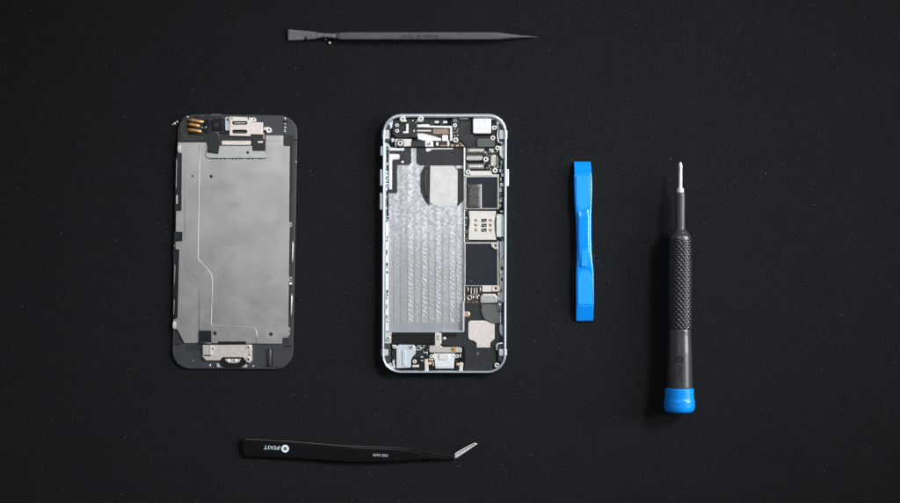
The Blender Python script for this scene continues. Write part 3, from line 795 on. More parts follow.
plate('shield_frame', [(465.2, 174, .3), (470, 174, .2), (470, 176, .2), (492, 176, .2), (492, 174, .2), (499, 174.4, .4), (499, 209.2, .4), (465.2, 209.2, .4)], 3.0, 5.0, 'silver', R,
      holes=[rect(466, 177.2, 497.4, 208.2)], bev=.2)
# ---- upper chip with crinkled foil
box('shield_can', 465.4, 176.6, 498, 208.8, 2.6, 4.2, 'chip', R, .4, .2)
foil_pts = []
loft('foil_strip', [(473.4, 184.0 + 24.4 * i / 40, 4.2, 6.9, 1.9 * min(1, .55 + min(i, 40 - i) * .15), 2.3) for i in range(41)], 'foil', R, 40,
     disp=lambda i, a, q_: .22 * noise.noise(Vector((i * .35, math.cos(a) * 3.5, 2.0))) * (math.sin(a) > 0))
box('foil_edge', 480.2, 184, 481.5, 208.8, 4.2, 5.4, 'silver', R, .3, .2)
# ---- right side rail
box('side_rail', 499.2, 160, 503.8, 212, 2.45, 3.6, 'deep', R, .3)
rs = random.Random(23)
y = 160
while y < 209:
    h = rs.uniform(1.6, 5.0); x0 = 499.4 + rs.choice((0, .6, 1.8)); x1 = min(503.6, x0 + rs.uniform(1.4, 3.4))
    box('side_component', x0, y, x1, y + h, 3.4, rs.uniform(4.6, 6.8), rs.choice(['white', 'white', 'silver', 'pale', 'motor', 'black']), R, .4, .3)
    y += h + rs.uniform(.4, 1.6)
for (x, y) in ((501.5, 163.5), (502, 171), (500.6, 179.6), (501.8, 199.5)):
    tube('side_spring', [(x - 1.4, y - 2, 6), (x + .6, y - 1, 6.4), (x - .4, y + 1, 6.4), (x + 1.2, y + 2.4, 6)], .5, 'silver', R)
# ---- SIM reader
box('sim_board', 464.9, 209.4, 498.6, 242.2, 2.6, 3.6, 'pcb', R, .4)
rs = random.Random(3)
for k in range(34):
    x = rs.uniform(465.4, 468); y = rs.uniform(210.5, 240.8)
    box('component', x - .6, y - .5, x + .6, y + .5, 3.6, 4.4, rs.choice(('motor', 'connector', 'deep', 'pale', 'pcb', 'taupe')), R, .2, .1)
dome('solder_point', 468, 230.6, 1.1, 3.8, 1, 'copper', R)
simh = [pill(473.6, y - 1.25, 477, y + 1.25) for y in (220.6, 225.5, 230.3)] + [pill(488, y - 1.25, 491.6, y + 1.25) for y in (220.6, 225.5, 230.3)] + \
       [rect(481.2, y - 1.6, 486.4, y + 1.6) for y in (220.6, 225.5, 230.3)]
sim = plate('sim_reader', [(468.8, 211, .5), (496, 211.2, .5), (495.3, 217), (494.2, 222), (494.4, 231), (496.2, 240, .6), (468.4, 239.8, .5), (468.9, 228), (469.6, 222)], 3.6, 5.6, 'cream', R, holes=simh, bev=.25)
for y in (220.6, 225.5, 230.3):
    for x in (475.3, 489.8):
        c = plate('sim_contact', pill(x - 1.7, y - 1.3, x + 1.7, y + 1.3), 3.6, 4.7, 'copper', R, bev=.3)
        plate('contact_slot', pill(x - .9, y - .55, x + .3, y + .55), 4.7, 4.8, 'screwhole', c, bev=0)
    box('sim_window', 480.9, y - 1.9, 486.7, y + 1.9, 3.6, 3.9, 'deep', R, .2, .05)
    box('sim_contact', 482.6, y - 1.3, 483.3, y + .4, 3.9, 4.8, 'silver', R, .2, .1)
    box('sim_contact', 484.4, y - .3, 485.6, y + 1.2, 3.9, 4.8, 'taupe', R, .2, .1)
for y in (214.4, 216.4): box('print_line', 480.2, y - .3, 486.8, y + .3, 5.6, 5.66, 'rose', R, .1, 0)
box('sim_latch', 496.4, 214.2, 503.6, 237, 3, 6.4, 'white', R, 1.2, .4)
box('latch_pad', 495.0, 220, 496.4, 232.5, 3.6, 5.2, 'motor', R, .3)
for (x0, y0, x1, y1, m_) in ((497, 209.6, 499.4, 213, 'deep'), (500, 210.6, 503, 212.4, 'silver'), (497.6, 236.8, 501, 240.6, 'deep'), (501, 238.4, 503.4, 240.8, 'motor'), (496.6, 240.8, 499, 242, 'silver')):
    box('component', x0, y0, x1, y1, 3.6, 5.4, m_, R, .5)
dome('solder_point', 499.4, 238.6, 1.6, 5.2, .6, 'black', R)
# ---- processor shield
plate('shield_frame', [(464.8, 242.2, .3), (492, 242.2, .3), (493, 244, .8), (498.8, 246, .8), (498.8, 286, .4), (464.8, 286, .3)], 3.0, 4.9, 'silver', R, holes=[rect(465.4, 243.7, 497.2, 285.2)], bev=.2)
box('processor', 465.0, 243.2, 497.6, 285.4, 2.6, 4.3, 'chip', R, .4, .15)
plate('shield_ear', [(490.8, 242, .4), (498.6, 242.4, .6), (498.6, 249, 1), (494.6, 249.4, 2.4), (491.4, 246.4, 1)], 4.4, 5.6, 'taupe', R, holes=[circ(495.2, 245.6, 1.2)], bev=.3)
plate('side_plate', [(499.6, 241.4, .6), (503.6, 241, .6), (503.6, 256, .5), (501.4, 260, .6), (499.8, 258, .5)], 3, 6.2, 'alu', R, bev=.4)
box('side_rail', 499.4, 258, 503.6, 302, 2.45, 4.4, 'taupe', R, .3)
for (x0, y0, x1, y1, m_) in ((500.2, 260, 502, 266, 'silver'), (501, 266.6, 503, 270, 'deep'), (500, 270.6, 503, 274.5, 'rose'), (501.2, 277.6, 502.8, 281, 'deep'), (500, 282, 503.2, 286, 'silver'), (499.6, 289, 502, 292, 'motor'), (499.8, 293, 503, 300, 'silver'), (501, 287.2, 503.4, 291, 'pale')):
    box('side_component', x0, y0, x1, y1, 4.2, 5.6, m_, R, .5)
dome('solder_point', 471, 281.2, .4, 4.25, .3, 'silver', R)
# ---- small parts under the processor
box('lower_board', 465, 286, 499, 304, 2.5, 3.6, 'brownpcb', R, .4)
box('connector', 466.8, 286.6, 480.8, 294, 3.6, 4.4, 'deep', R, .6)
for x in (471.2, 474.2, 476.8): box('contact_bar', x - .55, 287.4, x + .55, 294.2, 4.4, 5.0, 'taupe', R, .3, .2)
for x in (467.8, 480.0): tube('connector_rim', [(x - .4, 287.2, 4.6), (x + .3, 288.4, 5), (x + .3, 290.6, 5), (x - .4, 292, 4.6)], .5, 'white', R)
plate('ground_ring', circ(469.6, 297.6, 2.6), 3.6, 4.4, 'silver', R, holes=[circ(469.6, 297.6, 1.7)], bev=.2)
tube('solder_track', [(473, 295, 3.9), (473.4, 297.4, 4.1), (472.6, 299.4, 3.9)], .5, 'silver', R)
tube('solder_track', [(475.8, 295.6, 3.9), (477.2, 297, 4.1), (477.4, 299, 3.9)], .6, 'white', R)
tube('solder_track', [(477.2, 296.8, 4), (479.2, 294.8, 4)], .5, 'silver', R)
rs = random.Random(9)
for k in range(22):
    x = rs.uniform(466, 480); y = rs.uniform(294.6, 303)
    if (x - 469.6) ** 2 + (y - 297.6) ** 2 < 9: continue
    box('component', x - .6, y - .4, x + .6, y + .4, 3.6, 4.3, rs.choice(('copper', 'brownpcb', 'deep', 'taupe')), R, .2, .1)
box('mount_plate', 482.2, 285.4, 491.2, 291.8, 3.4, 5.4, 'cream', R, .5)
plate('mount_plate', rect(491.6, 285.9, 499.8, 291.6), 3.4, 5.6, 'warm', R, holes=[circ(495.6, 288.4, 1.3)], r=.6, bev=.3)
plate('cable_plate', [(480.6, 297, .4), (483.4, 294, .6), (494.8, 294, .6), (497.2, 297, .4), (497.2, 302.6, .4), (480.6, 302.6, .4)], 3.4, 5.2, 'white', R, bev=.3)
plate('cable_cover', [(481.4, 297.6, .4), (483.6, 295.4, .6), (494.6, 295.4, .6), (496.3, 297.4, .4), (496.3, 301.6, .4), (481.4, 301.6, .4)], 5.2, 5.7, 'shield', R, bev=.2)
plate('screw_lug', [(497.6, 292.4, .6), (501, 293, 1), (501.4, 300.4, .8), (498, 300.6, .6)], 3.4, 5.2, 'silver', R, holes=[circ(499.6, 296.6, .9)], bev=.3)

# ---- lower right: speaker module
plate('speaker_module', [(464.7, 302.8, 1.5), (470, 303.4), (503.4, 303.4), (503.4, 343), (497, 344, 1), (496.2, 350), (496.8, 361), (493, 364), (492.8, 370.8), (464.2, 370.8, .8), (464.2, 347.5), (441.4, 345.2, .6), (441.4, 333.0, .6), (464.7, 333)], 2.4, 4.4, 'tape', R, bev=.4)
plate('speaker_cover', [(464.6, 347.6, .5), (473.5, 347.6), (475, 346.2, .6), (496, 346.2, .6), (496.0, 362, 1.5), (493, 364.6, 1), (492.6, 370.4, .6), (464.6, 370.4, .6)], 4.4, 5.2, 'tape', R, bev=.35)
box('seam', 474.4, 347.0, 475.0, 359.8, 5.2, 5.26, 'seam', R, .1, 0)
box('tape_patch', 443.5, 333.4, 456.3, 337.2, 4.4, 4.7, 'deep', R, .3, .1)
dome('moulded_bump', 477.3, 353.8, 1.6, 5.2, .3, 'grey', R)
plate('steel_plate', [(468.2, 320.6, 3.2), (494.5, 320.6, 2), (494.5, 339, 2.4), (491.6, 341.4, 1), (490, 343, 1), (490, 347.6, .5), (476.6, 347.6, .5), (476.4, 343, 1.2), (474, 341, 1), (468.2, 339.2, 3.4)], 4.4, 5.6, 'rose', R, bev=.35)
motor_pts = [(481.2, 304.2, .4), (499.8, 304.2, .4), (500.0, 323.2, .4), (494, 323.7), (489.5, 322.8), (485.6, 320.2), (482.8, 316.4), (481.4, 312)]
plate('vibration_motor', motor_pts, 4.4, 6.2, 'motor', R, bev=.5)
box('motor_edge', 500.0, 305, 501.2, 324, 4.4, 6.6, 'silver', R, .3)
box('clip', 497.4, 301.4, 501.8, 311, 5.2, 7.0, 'grey', R, .6)
dome('clip_pin', 499.6, 304.6, 1.1, 7.0, .5, 'white', R)
box('motor_edge', 498.5, 310.6, 501.4, 312, 6.2, 6.7, 'deep', R, .3)
plate('antenna_pad', [(499.5, 324.6, .6), (502.8, 324.4, .6), (503, 336.4, .6), (500.6, 334.8, 1), (499.6, 332, .8)], 4.4, 6.2, 'alu', R, bev=.4)
plate('copper_lug', [(464.4, 311.2, .4), (468.6, 311.6, 1), (470.4, 314.4, 1.6), (468.8, 317, 1), (464.4, 316.8, .4)], 4.4, 5.4, 'copper', R, bev=.3)
dome('solder_point', 468.6, 314.2, 1.2, 5.4, .5, 'cream', R)
screw(496.7, 365.2, 2.5, 5.4, R, 'white', inner=.3)

# ---- lower left: black tape, jack and charging port
box('black_tape', 392.0, 332.8, 434.8, 343.9, 4.6, 5.0, 'deep', R, .4)
plate('bracket', [(435, 332.6, .4), (441.2, 332.6, .4), (441.6, 343), (439.4, 345.8, .6), (435, 345.6, .4)], 2.6, 5.2, 'cream', R, bev=.3)
for s in (-1, 1):
    tube('stamp_mark', [(436.6, 338.2 - s * 2, 5.2), (439.4, 338.2 + s * 2, 5.2)], .3, 'motor', R)
tube('stamp_mark', [(436.5, 336.0, 5.2), (439.5, 336.0, 5.2)], .3, 'motor', R)
dome('solder_point', 444.2, 338.4, 1.9, 4.6, 1.0, 'silver', R)
JK = [(396.2, 346.4, .8), (399, 344.6, .6), (413.6, 344.9, .8), (415.4, 347.2, 1), (415.4, 353.8, 1.6), (412.4, 357, 1), (410.9, 360.2, 1), (410.8, 367.6, .8), (396.4, 368.2, .8)]
plate('headphone_jack', JK, 2.6, 6.2, 'pale', R, bev=.5)
box('jack_groove', 402.4, 350.2, 406.2, 366.2, 6.2, 6.9, 'pale', R, 1.6, .6)
screw(394.5, 347.0, 1.8, 5.2, R, 'cream', inner=.3); screw(411.7, 346.8, 1.9, 6.0, R, 'pale2', inner=.5)
plate('screw_lug', [(391.6, 344.6, .5), (396, 345, .6), (397, 348.4, .8), (393, 349, .8)], 2.6, 5.6, 'cream', R, bev=.3)
box('rubber_block', 391.5, 349.5, 395.6, 360, 2.6, 5, 'black', R, .6)
plate('bracket', [(392.2, 361, .5), (394.8, 358.6, .6), (394.4, 363), (395.6, 368.6, .4), (393.4, 367.6, .4)], 2.6, 5.4, 'cream', R, bev=.3)
box('flex_board', 411.4, 344.2, 429, 370.4, 2.4, 3.4, 'pcb', R, .5)
box('flex_board', 411.6, 357.2, 424, 369.6, 3.4, 4.4, 'deep', R, 1.2)
screw(414.6, 361.4, 2.1, 4.4, R, 'cream', 'microphone', .25)
box('component', 412.2, 364.8, 419, 367.2, 4.4, 5.4, 'rose', R, .6)
rs = random.Random(31)
for k in range(34):
    x = rs.uniform(416, 428.4); y = rs.uniform(345, 369)
    if y > 357 and x < 420: continue
    w, h = rs.choice(((.9, .6), (.6, 1.0), (1.3, .7), (.5, .5)))
    box('component', x - w, y - h, x + w, y + h, 3.4, rs.uniform(4.2, 5.2), rs.choice(('pale', 'silver', 'motor', 'pcb', 'deep', 'bluefilm', 'bluefilm', 'taupe')), R, .2, .15)
tube('solder_track', [(419, 346.4, 4.2), (421.4, 348.2, 4.5), (419.2, 350.2, 4.3)], .8, 'pale', R)
tube('solder_track', [(423, 350, 4.2), (424, 353, 4.6), (427, 352, 4.2), (427, 355.4, 4.2)], .6, 'silver', R)
plate('small_clip', [(424.4, 359.4, .5), (427.6, 358.6, .5), (428.6, 371, .4), (424.8, 371, .4)], 3.4, 5.4, 'cream', R, bev=.3)
plate('small_clip', [(459.6, 362.2, .5), (463.4, 362.6, .5), (462.6, 371, .4), (459, 371, .4)], 3.4, 5.4, 'cream', R, bev=.3)
plate('port_bracket', [(429.4, 345.6, .5), (441, 345.4), (441.8, 347), (459, 347.2, .5), (461.6, 348, .8), (461.8, 352.4, .5), (429.4, 352.4, .5)], 2.8, 5.4, 'taupe', R, bev=.3)
box('gold_pad', 451, 347.7, 456, 351.2, 5.4, 5.8, 'gold', R, .4, .15)
box('gold_slot', 452, 348.7, 453.2, 350.4, 5.8, 5.86, 'deep', R, .2, 0)
box('cable_edge', 429.6, 352.5, 459.5, 353.2, 2.8, 4.8, 'brownpcb', R, .1)
PT = [(433.6, 353.4, .5), (454.6, 353.4, .5), (455.8, 356.8, .6), (454.2, 360, .6), (453.6, 368.6, .6), (435.2, 368.6, .6), (434.6, 360, .6), (432.4, 357, .6)]
plate('charging_port', PT, 2.6, 5.8, 'pale2', R, bev=.5)
plate('port_cover', [(438.9, 353.8, .4), (449.2, 353.8, .4), (449.2, 358.8, .4), (447.2, 359.8, .4), (440.8, 359.8, .4), (438.9, 358.8, .4)], 5.8, 6.6, 'white', R, bev=.3)
box('port_lip', 436, 365.6, 453, 368.4, 5.8, 6.2, 'pale', R, .5)
screw(431.4, 356, 1.9, 4.9, R, 'cream'); screw(456.8, 356.2, 1.9, 4.9, R, 'cream')
for x, y in ((429.6, 363.4), (431.6, 359.8), (457.9, 364.4)):
    dome('solder_blob', x, y, 2.0, 3.6, 1.6, 'copper', R)
for (x0, y0, x1, y1, m_) in ((429.2, 366.2, 434.2, 370.2, 'deep'), (454.4, 367, 458.6, 370.2, 'deep'), (459.4, 353.8, 461, 357.6, 'silver'), (432.4, 361.6, 434, 366, 'silver'), (455, 360.4, 457, 362.4, 'brownpcb'), (461.6, 353.8, 463.4, 361.8, 'deep'), (428.6, 357.6, 430.6, 360.4, 'taupe')):
    box('component', x0, y0, x1, y1, 2.6, 4.8, m_, R, .4)

# ---- films in the battery bay
plate('flex_tape', [(404.8, 148.0), (411.2, 148.0), (411.2, 162.6, 1.5), (409.2, 165, 1), (397.2, 165, .4), (397.2, 192, 1), (396, 193.2, .8), (388.6, 193.2), (388.6, 189.5), (392.4, 189.5, .3), (392.4, 160.2, 1), (400, 159.2, 1), (400.2, 154.2, 1), (389.4, 153.3), (389.4, 150.9), (403.6, 150.9, .8)],
      2.9, 3.4, 'tape', R, bev=.15)
plate('bay_step', [(389.2, 154.2, .3), (398, 154.2, 1.6), (399.8, 156.6, 1.6), (398, 158.8, 1.2), (392, 159.4, .8), (391.8, 189.2, .3), (389.2, 189.2, .3)], 2.9, 3.3, 'white', R, bev=.15)
plate('bay_step', [(389.8, 147.9, .3), (404.4, 147.9, .3), (404.2, 150, 1), (402.4, 151.6, .8), (401.2, 150.4), (390, 150.4)], 2.9, 3.3, 'white', R, bev=.15)
dome('rivet', 402.4, 162.0, 1.4, 3.3, .4, 'white', R)
for (x, y) in ((406.4, 153.6), (408, 154.8), (406.2, 157), (408.4, 158.6), (406.6, 160), (407.8, 162.2)):
    box('flex_mark', x - .7, y - .4, x + .7, y + .4, 3.4, 3.46, 'grey', R, .2, 0)
plate('bay_film', [(416.4, 148.0), (463.5, 148.0), (463.5, 165.6), (419.6, 165.6, 2.8), (416.4, 162.6, 2.4)], 2.9, 3.3, 'tape', R, bev=.15)
plate('bay_step', [(425.8, 148.2, .4), (453.2, 148.2, .3), (453.2, 149.3, .3), (432, 149.4, .8), (429.6, 151.3, .6), (426.2, 151.8, .8)], 3.3, 3.6, 'white', R, bev=.12)
plate('round_film', [(424.6, 165.8), (430.4, 165.8), (429.4, 205.6), (426, 202.6), (423.2, 198), (421, 192), (420.2, 185), (420.4, 174), (422, 170, .6)], 2.9, 3.3, 'tape', R, bev=.15)
tube('film_fold', [(426.8, 168, 3.2), (425.2, 173, 3.3), (424.6, 182, 3.3), (425.4, 191, 3.3), (427.4, 198, 3.2)], .9, 'tape', R, flat=.6)
plate('round_film', [(457.3, 168.4), (463.5, 168.4), (463.5, 200.4), (457.3, 206.6)], 2.9, 3.3, 'tape', R, bev=.15)
plate('cover_film', [(430.2, 165.8), (453.6, 165.8), (457.6, 170.8), (457.4, 203.4), (454, 205.6), (449, 207), (443, 207.6), (437, 206.9), (432.6, 205.2), (429.6, 202.8)], 2.9, 3.5, 'beige', R, bev=.25)
tube('film_crease', [(430.0, 202.2, 3.4), (434, 204.6, 3.5), (440, 205.8, 3.5), (447, 205.4, 3.5), (453, 203.2, 3.5), (457, 200.8, 3.4)], .3, 'silver', R)
tube('film_crease', [(453.6, 164.6, 3.4), (456, 168.4, 3.6), (458.6, 171.2, 3.4)], .35, 'motor', R)

# ================================================================== spudger
R = begin('spudger', 412, 36, 'thin dark grey nylon prying stick with one flat scuffed chisel end and one pointed end', 'prying stick')
k_ = [(336, 36.4, 4.2, 2.6, 2.6, 3), (340, 36.5, 4.2, 3.55, 3.6, 7), (350, 36.4, 4.2, 3.7, 3.8, 9), (494, 36.4, 4.2, 3.75, 3.8, 9), (499, 36.45, 4.1, 3.5, 3.5, 5), (508, 36.55, 3.6, 2.6, 2.7, 3), (520, 36.7, 2.9, 1.5, 1.6, 2.2), (530, 36.9, 2.4, .8, .9, 2), (537, 37.0, 2.2, .25, .3, 2)]
loft('shaft', interp(k_, 150), 'spudger', R, 36)
rs = random.Random(2)
bl = [(287.8, 35.1, 2.2, 5.3, .5, 8), (289, 35.1, 2.3, 5.45, .9, 8), (303, 35.5, 2.7, 4.7, 1.5, 7), (313, 35.7, 3.4, 3.7, 2.2, 5), (319, 35.6, 3.9, 2.5, 2.4, 3.5), (324, 35.6, 4.1, 1.9, 2.5, 3), (331, 36, 4.2, 2.2, 2.6, 3), (337, 36.4, 4.2, 2.7, 2.7, 3)]
def scuff(i, a, s):
    v = noise.noise(Vector((s[0] * .35, math.cos(a) * 2, math.sin(a) * 2)))
    w = noise.noise(Vector((s[0] * 1.1, math.cos(a) * 3 + 7, math.sin(a) * 3)))
    amt = .15 if s[0] < 300 else .36
    nick = -1.9 * math.exp(-((s[0] - 305.4) / 1.3) ** 2) if math.cos(a) > .45 and False else 0
    return amt * (v + .7 * w) + nick
def nick(i, a, s):
    d = scuff(i, a, s)
    if s[0] > 303 and s[0] < 308 and math.cos(a) > .3: d -= 2.0 * max(0, 1 - abs(s[0] - 305.5) / 2)
    return d
loft('chisel_blade', interp(bl, 110), 'worn', R, 40, disp=nick, label='scuffed flat end with a nick in its edge')
text('lettering', 'Expert & Tools', 419.2, 36.3, 8.02, 3.6, 180, 'ink', R, width=37.5, extr=.06, bold=.06)

# lint by the blade
for (x, y, r_, z_, lb) in ((329.6, 43.0, 1.15, .9, 'larger white lint speck on the cloth just beside the neck of the prying stick'), (325.6, 39.3, .75, .7, 'smaller pale lint speck touching the neck of the prying stick')):
    F.ox = F.oy = 0
    bm = bmesh.new(); bmesh.ops.create_icosphere(bm, subdivisions=3, radius=r_ * S)
    for v in bm.verts: v.co *= 1 + .45 * noise.noise(v.co * 30 + Vector((x, y, 0)))
    for f in bm.faces: f.smooth = True
    me = bpy.data.meshes.new('lint'); bm.to_mesh(me); bm.free()
    o = link('lint_speck', me, M['lint']); o.location = W(x, y, z_)
    o['label'] = lb; o['category'] = 'lint'; o['group'] = 'lint specks by the prying stick'

# ================================================================== blue opening tool
R = begin('opening_tool', 583.5, 241, 'flat bright blue plastic prying bar with wedge ends and oval finger pads', 'prying tool')
# (y, xc, zc, hw, hh, n)
bk = [(161.8, 582.2, 1.5, 8.2, 1.0, 12), (163, 582.2, 1.6, 8.3, 1.4, 12), (173.4, 582.6, 3.6, 8.6, 3.4, 10), (175.5, 582.7, 3.9, 8.9, 3.8, 7), (186, 582.9, 4, 9.0, 3.9, 6), (200, 583.0, 4, 8.7, 3.9, 6), (209, 583.1, 4.1, 8.2, 4.0, 5),
      (216, 583.4, 4.4, 7.8, 4.2, 3.6), (235, 583.8, 4.6, 7.5, 4.4, 3.2), (252, 584.1, 4.5, 7.6, 4.3, 3.4), (264, 584.4, 4.2, 8.2, 4.1, 4.5), (272, 584.6, 4, 8.8, 3.9, 6), (290, 584.8, 4, 9.0, 3.9, 6), (304, 584.8, 3.9, 8.9, 3.8, 7),
      (307, 584.7, 3.6, 8.7, 3.4, 10), (319.6, 584.5, 1.7, 8.4, 1.5, 12), (321, 584.5, 1.5, 8.3, 1.0, 12)]
st = [(s[1], s[0], s[2], s[3], s[4], s[5]) for s in interp(bk, 160)]
loft('body', st, 'blue', R, 48)
plate('finger_pad', [(576.2, 175.4, .8), (589.4, 175.4, .8), (589.6, 200), (588.6, 206, 3), (585.5, 209.6, 3), (580, 209.6, 3), (577, 206, 3), (576.1, 200)], 7.4, 8.1, 'bluepad', R, bev=.35)
plate('finger_pad', [(580.5, 270.4, 3), (588.2, 270.4, 3), (591, 275, 3), (591.6, 282), (591.4, 304.6, .8), (578.2, 304.6, .8), (577.8, 282), (578.4, 275, 3)], 7.4, 8.1, 'bluepad', R, bev=.35)
box('bevel_highlight', 577, 173.6, 588.8, 174.6, 6.2, 7.5, 'bluepad', R, .3, .3)  # raised strips in lighter blue draw the highlight lines of the end bevels
box('bevel_highlight', 578.6, 305.6, 591, 306.4, 6.2, 7.4, 'bluepad', R, .3, .3)
loft('waist_panel', [(q_[1], q_[0], q_[2], q_[3], q_[4], 4.2) for q_ in interp([(206, 583.2, 6.0, 5.6, 1.4), (212, 583.2, 6.6, 5.7, 2.3), (216, 583.3, 6.7, 5.7, 2.9), (236, 583.3, 6.7, 5.75, 3.0), (254, 583.8, 6.7, 5.6, 2.9), (262, 584.2, 6.5, 5.4, 2.5), (268, 584.4, 6.1, 5.2, 1.9), (274, 584.6, 5.6, 5.0, 1.3)], 80)], 'blue', R, 64)
plate('tongue', [(582.2, 250, 1), (586.8, 250, 1), (587.2, 266.6, .8), (581.0, 266.6, .8)], 8.2, 9.78, 'bluepad', R, bev=.3)
text('lettering', 'IFIXIT', 583.6, 236.5, 9.75, 3.6, -90, 'bluepad', R, width=17, extr=.14)

# ================================================================== screwdriver
R = begin('screwdriver', 679.8, 290, 'black precision screwdriver with knurled grip, blue end cap and slim silver bit', 'screwdriver')
def axis(y): return 680.4 - (y - 162) * .0046
AZ = 15.2
def turned(name, keys, mat, n=48, steps=60, disp=None, label=None):
    st = [(axis(q_[0]), q_[0], AZ, q_[1], q_[1], 2) for q_ in interp(keys, steps)]
    return loft(name, st, mat, R, n, disp=disp, label=label)
def cross(i, a, s):
    f = max(0, min(1, (174 - s[1]) / 8))
    return -.75 * f * (.5 - .5 * math.cos(4 * a)) * min(1, s[3])
turned('bit', [(161.8, .35), (163.2, 1.0), (165.5, 1.75), (171, 1.9), (186.5, 1.9), (188.4, 2.1)], 'steel', 40, 60, cross)
turned('ferrule', [(188.2, 3.2), (188.8, 3.6), (192.6, 3.6), (193.2, 3.3)], 'steel', 40, 20)
turned('shank', [(193, 4.3), (193.8, 4.8), (229, 4.8), (231.5, 4.9)], 'shaftgrey', 48, 30)
turned('collar', [(230, 6.4), (231.6, 7.8), (233.4, 8.6), (236.4, 10.6), (238.6, 10.9), (239, 10.9)], 'rubber2', 48, 30)
NR = 360
def knurl(i, a, s):
    u = a * 11.4 / 3.4; v = s[1] / 3.0
    p = (u + v) * .5 * 1.0; q2 = (u - v) * .5
    # left/right helical grooves, an integer number of starts round the handle
    K = 15
    p = (a * K / (2 * math.pi) + s[1] / 5.2) % 1; q2 = (a * K / (2 * math.pi) - s[1] / 5.2) % 1
    d = min(min(p, 1 - p), min(q2, 1 - q2))
    fade = min(1, (s[1] - 238.2) / 3, (329 - s[1]) / 1.5)
    return max(0, fade) * (.75 * min(1, d / .24) - .35)
turned('knurled_grip', [(238.2, 10.6), (241, 10.9), (262, 11.3), (300, 11.5), (326, 11.5), (329, 11.3)], 'rubber', 180, NR, knurl)
turned('handle_sleeve', [(328.6, 10.9), (329.6, 11.2), (335, 11.2), (345, 11.7), (352, 12.1), (375, 12.7), (387, 13.1), (388.4, 13.0)], 'rubber2', 64, 50)
turned('end_cap', [(387.8, 13.6), (388.6, 14.2), (396, 14.35), (398.2, 14.4), (399.2, 14.9), (401, 15.15), (406.5, 15.2), (409.4, 14.6), (411.2, 13.2), (412, 11.4)], 'bluecap', 64, 60)
plate('logo', circ(680.4, 359.4, 3.5, 28), AZ + 11.6, AZ + 12.5, 'deep', R, holes=[circ(680.4, 359.4, 2.5, 28)], bev=.1)
for s in (-1, 1):
    plate('logo', [(680.4 - 1.7 * s - .45, 358 - .45 + 0), (680.4 - 1.7 * s + .45, 357.7 + .0), (680.4 + 1.7 * s + .45, 361.1), (680.4 + 1.7 * s - .45, 361.4)], AZ + 11.8, AZ + 12.44 + .03 * s, 'deep', R, bev=.05)
text('lettering', 'IFIXIT', 680.2, 374.8, AZ + 12.72, 3.4, -90, 'deep', R, width=18, extr=.18)

# ================================================================== tweezers
R = begin('tweezers', 350, 452, 'black coated tweezers with white markings and a bent bare steel tip', 'tweezers')
def arm(keys, zk, n=140):
    out = []
    for (x, t, b) in interp(keys, n):
        z = None
        for (x0, z0), (x1, z1) in zip(zk, zk[1:]):
            if x0 <= x <= x1:
                f = (x - x0) / (x1 - x0); f = f * f * (3 - 2 * f); z = z0 + (z1 - z0) * f; break
        out.append((x, (t + b) / 2, z if z is not None else zk[-1][1], (b - t) / 2, 1.0, 4.6))
    return out
low = [(242.8, 440, 454.6), (243.6, 438.2, 456), (246, 437.8, 456.3), (290, 440.2, 457.4), (345, 444.2, 460.6), (352, 444.8, 460.8), (395, 446.4, 459.6), (410, 448.0, 458.4), (430, 452.2, 457.4), (447, 454.9, 457.6), (455, 454.0, 456.6)]
upp = [(242.6, 440.2, 454.6), (243.4, 438.2, 456), (246, 437.9, 456.5), (290, 440.4, 457.7), (342, 444.8, 461.2), (346, 445.2, 461.4), (351, 446.4, 461.6), (395, 448.4, 461.3), (402, 449.2, 460.8), (410, 450.4, 460.0), (420, 452.8, 459.4), (430, 455.0, 459.2), (447, 457.2, 459.2), (455.6, 455.8, 458.2)]
loft('arm', arm(low, [(242, 1.6), (300, 1.2), (352, 1.05), (430, 1.2), (456, 2.2)]), 'blackcoat', R, 32)
loft('arm', arm(upp, [(242, 3.3), (300, 4.8), (352, 5.8), (430, 5.4), (456, 4.6)]), 'blackcoat', R, 32)
box('joint_block', 244, 439.2, 266, 455.4, 1.2, 4.0, 'blackcoat', R, .5)
loft('tip', interp([(454.6, 454.6, 2.3, .8, 1.0, 5), (457, 452.9, 2.4, 1.0, 1.0, 5), (466, 447.6, 2.6, .8, .9, 4), (475.0, 442.9, 2.9, .4, .5, 3)], 30), 'steel', R, 24)
loft('tip', interp([(454.0, 457.8, 4.6, .9, 1.0, 5), (456.2, 456.4, 4.6, 1.35, 1.0, 5), (466, 450.4, 4.6, 1.05, .9, 4), (477.0, 443.5, 4.4, .5, .5, 3)], 30), 'steel', R, 24)
lg = plate('logo', circ(285.2, 448.6, 3.8, 32), 5.0, 5.72, 'print', R, bev=.05)
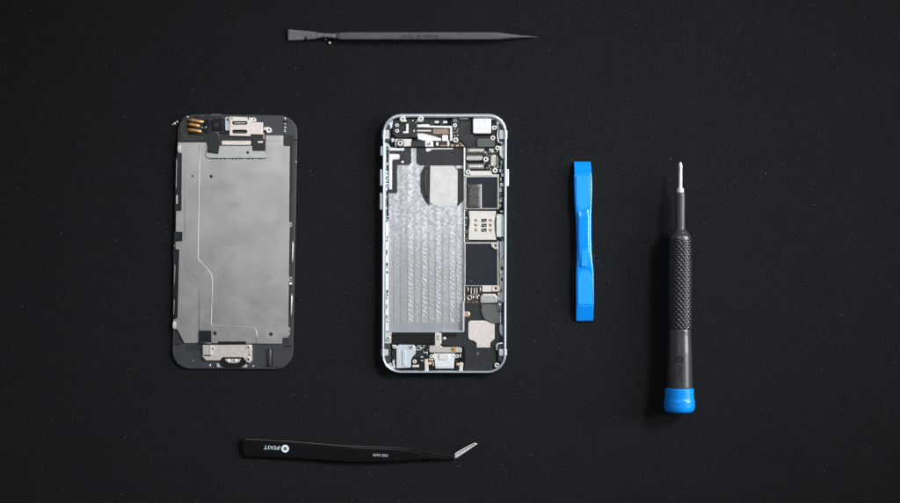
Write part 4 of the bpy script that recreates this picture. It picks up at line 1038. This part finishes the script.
for s in (-1, 1):
    a = math.radians(45 * s - 3); c, d = math.cos(a), math.sin(a); l_, w_ = 2.1, .62
    pts = [(285.2 + c * u - d * v, 448.6 + d * u + c * v) for u, v in ((-l_, -w_), (l_, -w_), (l_, w_), (-l_, w_))]
    plate('logo_cross', pts, 5.7, 5.80 + .04 * s, 'ink', lg, bev=0)
text('lettering', 'iFIXIT', 272.0, 447.5, 5.42, 3.9, 177.5, 'print', R, width=16.4, extr=.1, bold=-.035)
text('lettering', 'ESD SAFE', 380.2, 455.1, 6.86, 2.5, 177.5, 'print', R, width=14.6, extr=.06, bold=-.05)

finish_texts()

# ================================================================== light, camera, render settings
world = bpy.data.worlds.new('World'); scene.world = world; world.use_nodes = True
bg = world.node_tree.nodes['Background']; bg.inputs[0].default_value = (.93, .97, 1.0, 1); bg.inputs[1].default_value = .13

def area(name, loc, target, sx, sy, power, col=(1, 1, 1)):
    l = bpy.data.lights.new(name, 'AREA'); l.shape = 'RECTANGLE'; l.size = sx; l.size_y = sy; l.energy = power; l.color = col
    o = bpy.data.objects.new(name, l); COL.objects.link(o); o.location = loc
    o.rotation_euler = (Vector(target) - Vector(loc)).to_track_quat('-Z', 'Y').to_euler()
    return o
area('key_softbox', (88, 66, 93), (0, 0, 0), 40, 30, 5300, (.98, .99, 1)); bpy.data.lights['key_softbox'].spread = math.radians(22)
area('added_overhead_fill', (-14, 34, 106), (0, 0, 0), 40, 30, 1050, (.95, .98, 1)); bpy.data.lights['added_overhead_fill'].spread = math.radians(28)  # added fill with no known source, so flat metal reflects brightness from above
area('side_softbox', (100, 12, 44), (0, 0, 0), 26, 44, 8600, (.95, .98, 1)); bpy.data.lights['side_softbox'].spread = math.radians(45)

cam = bpy.data.cameras.new('camera'); co = bpy.data.objects.new('camera', cam); COL.objects.link(co)
co.location = (0, 0, D * S); cam.lens = 60; cam.sensor_width = 36; cam.clip_start = 1; cam.clip_end = 1000
scene.camera = co
scene.render.engine = 'CYCLES'
scene.view_settings.view_transform = 'Standard'; scene.view_settings.look = 'None'
scene.view_settings.exposure = 0; scene.view_settings.gamma = 1
scene.render.resolution_x = 1024; scene.render.resolution_y = 572
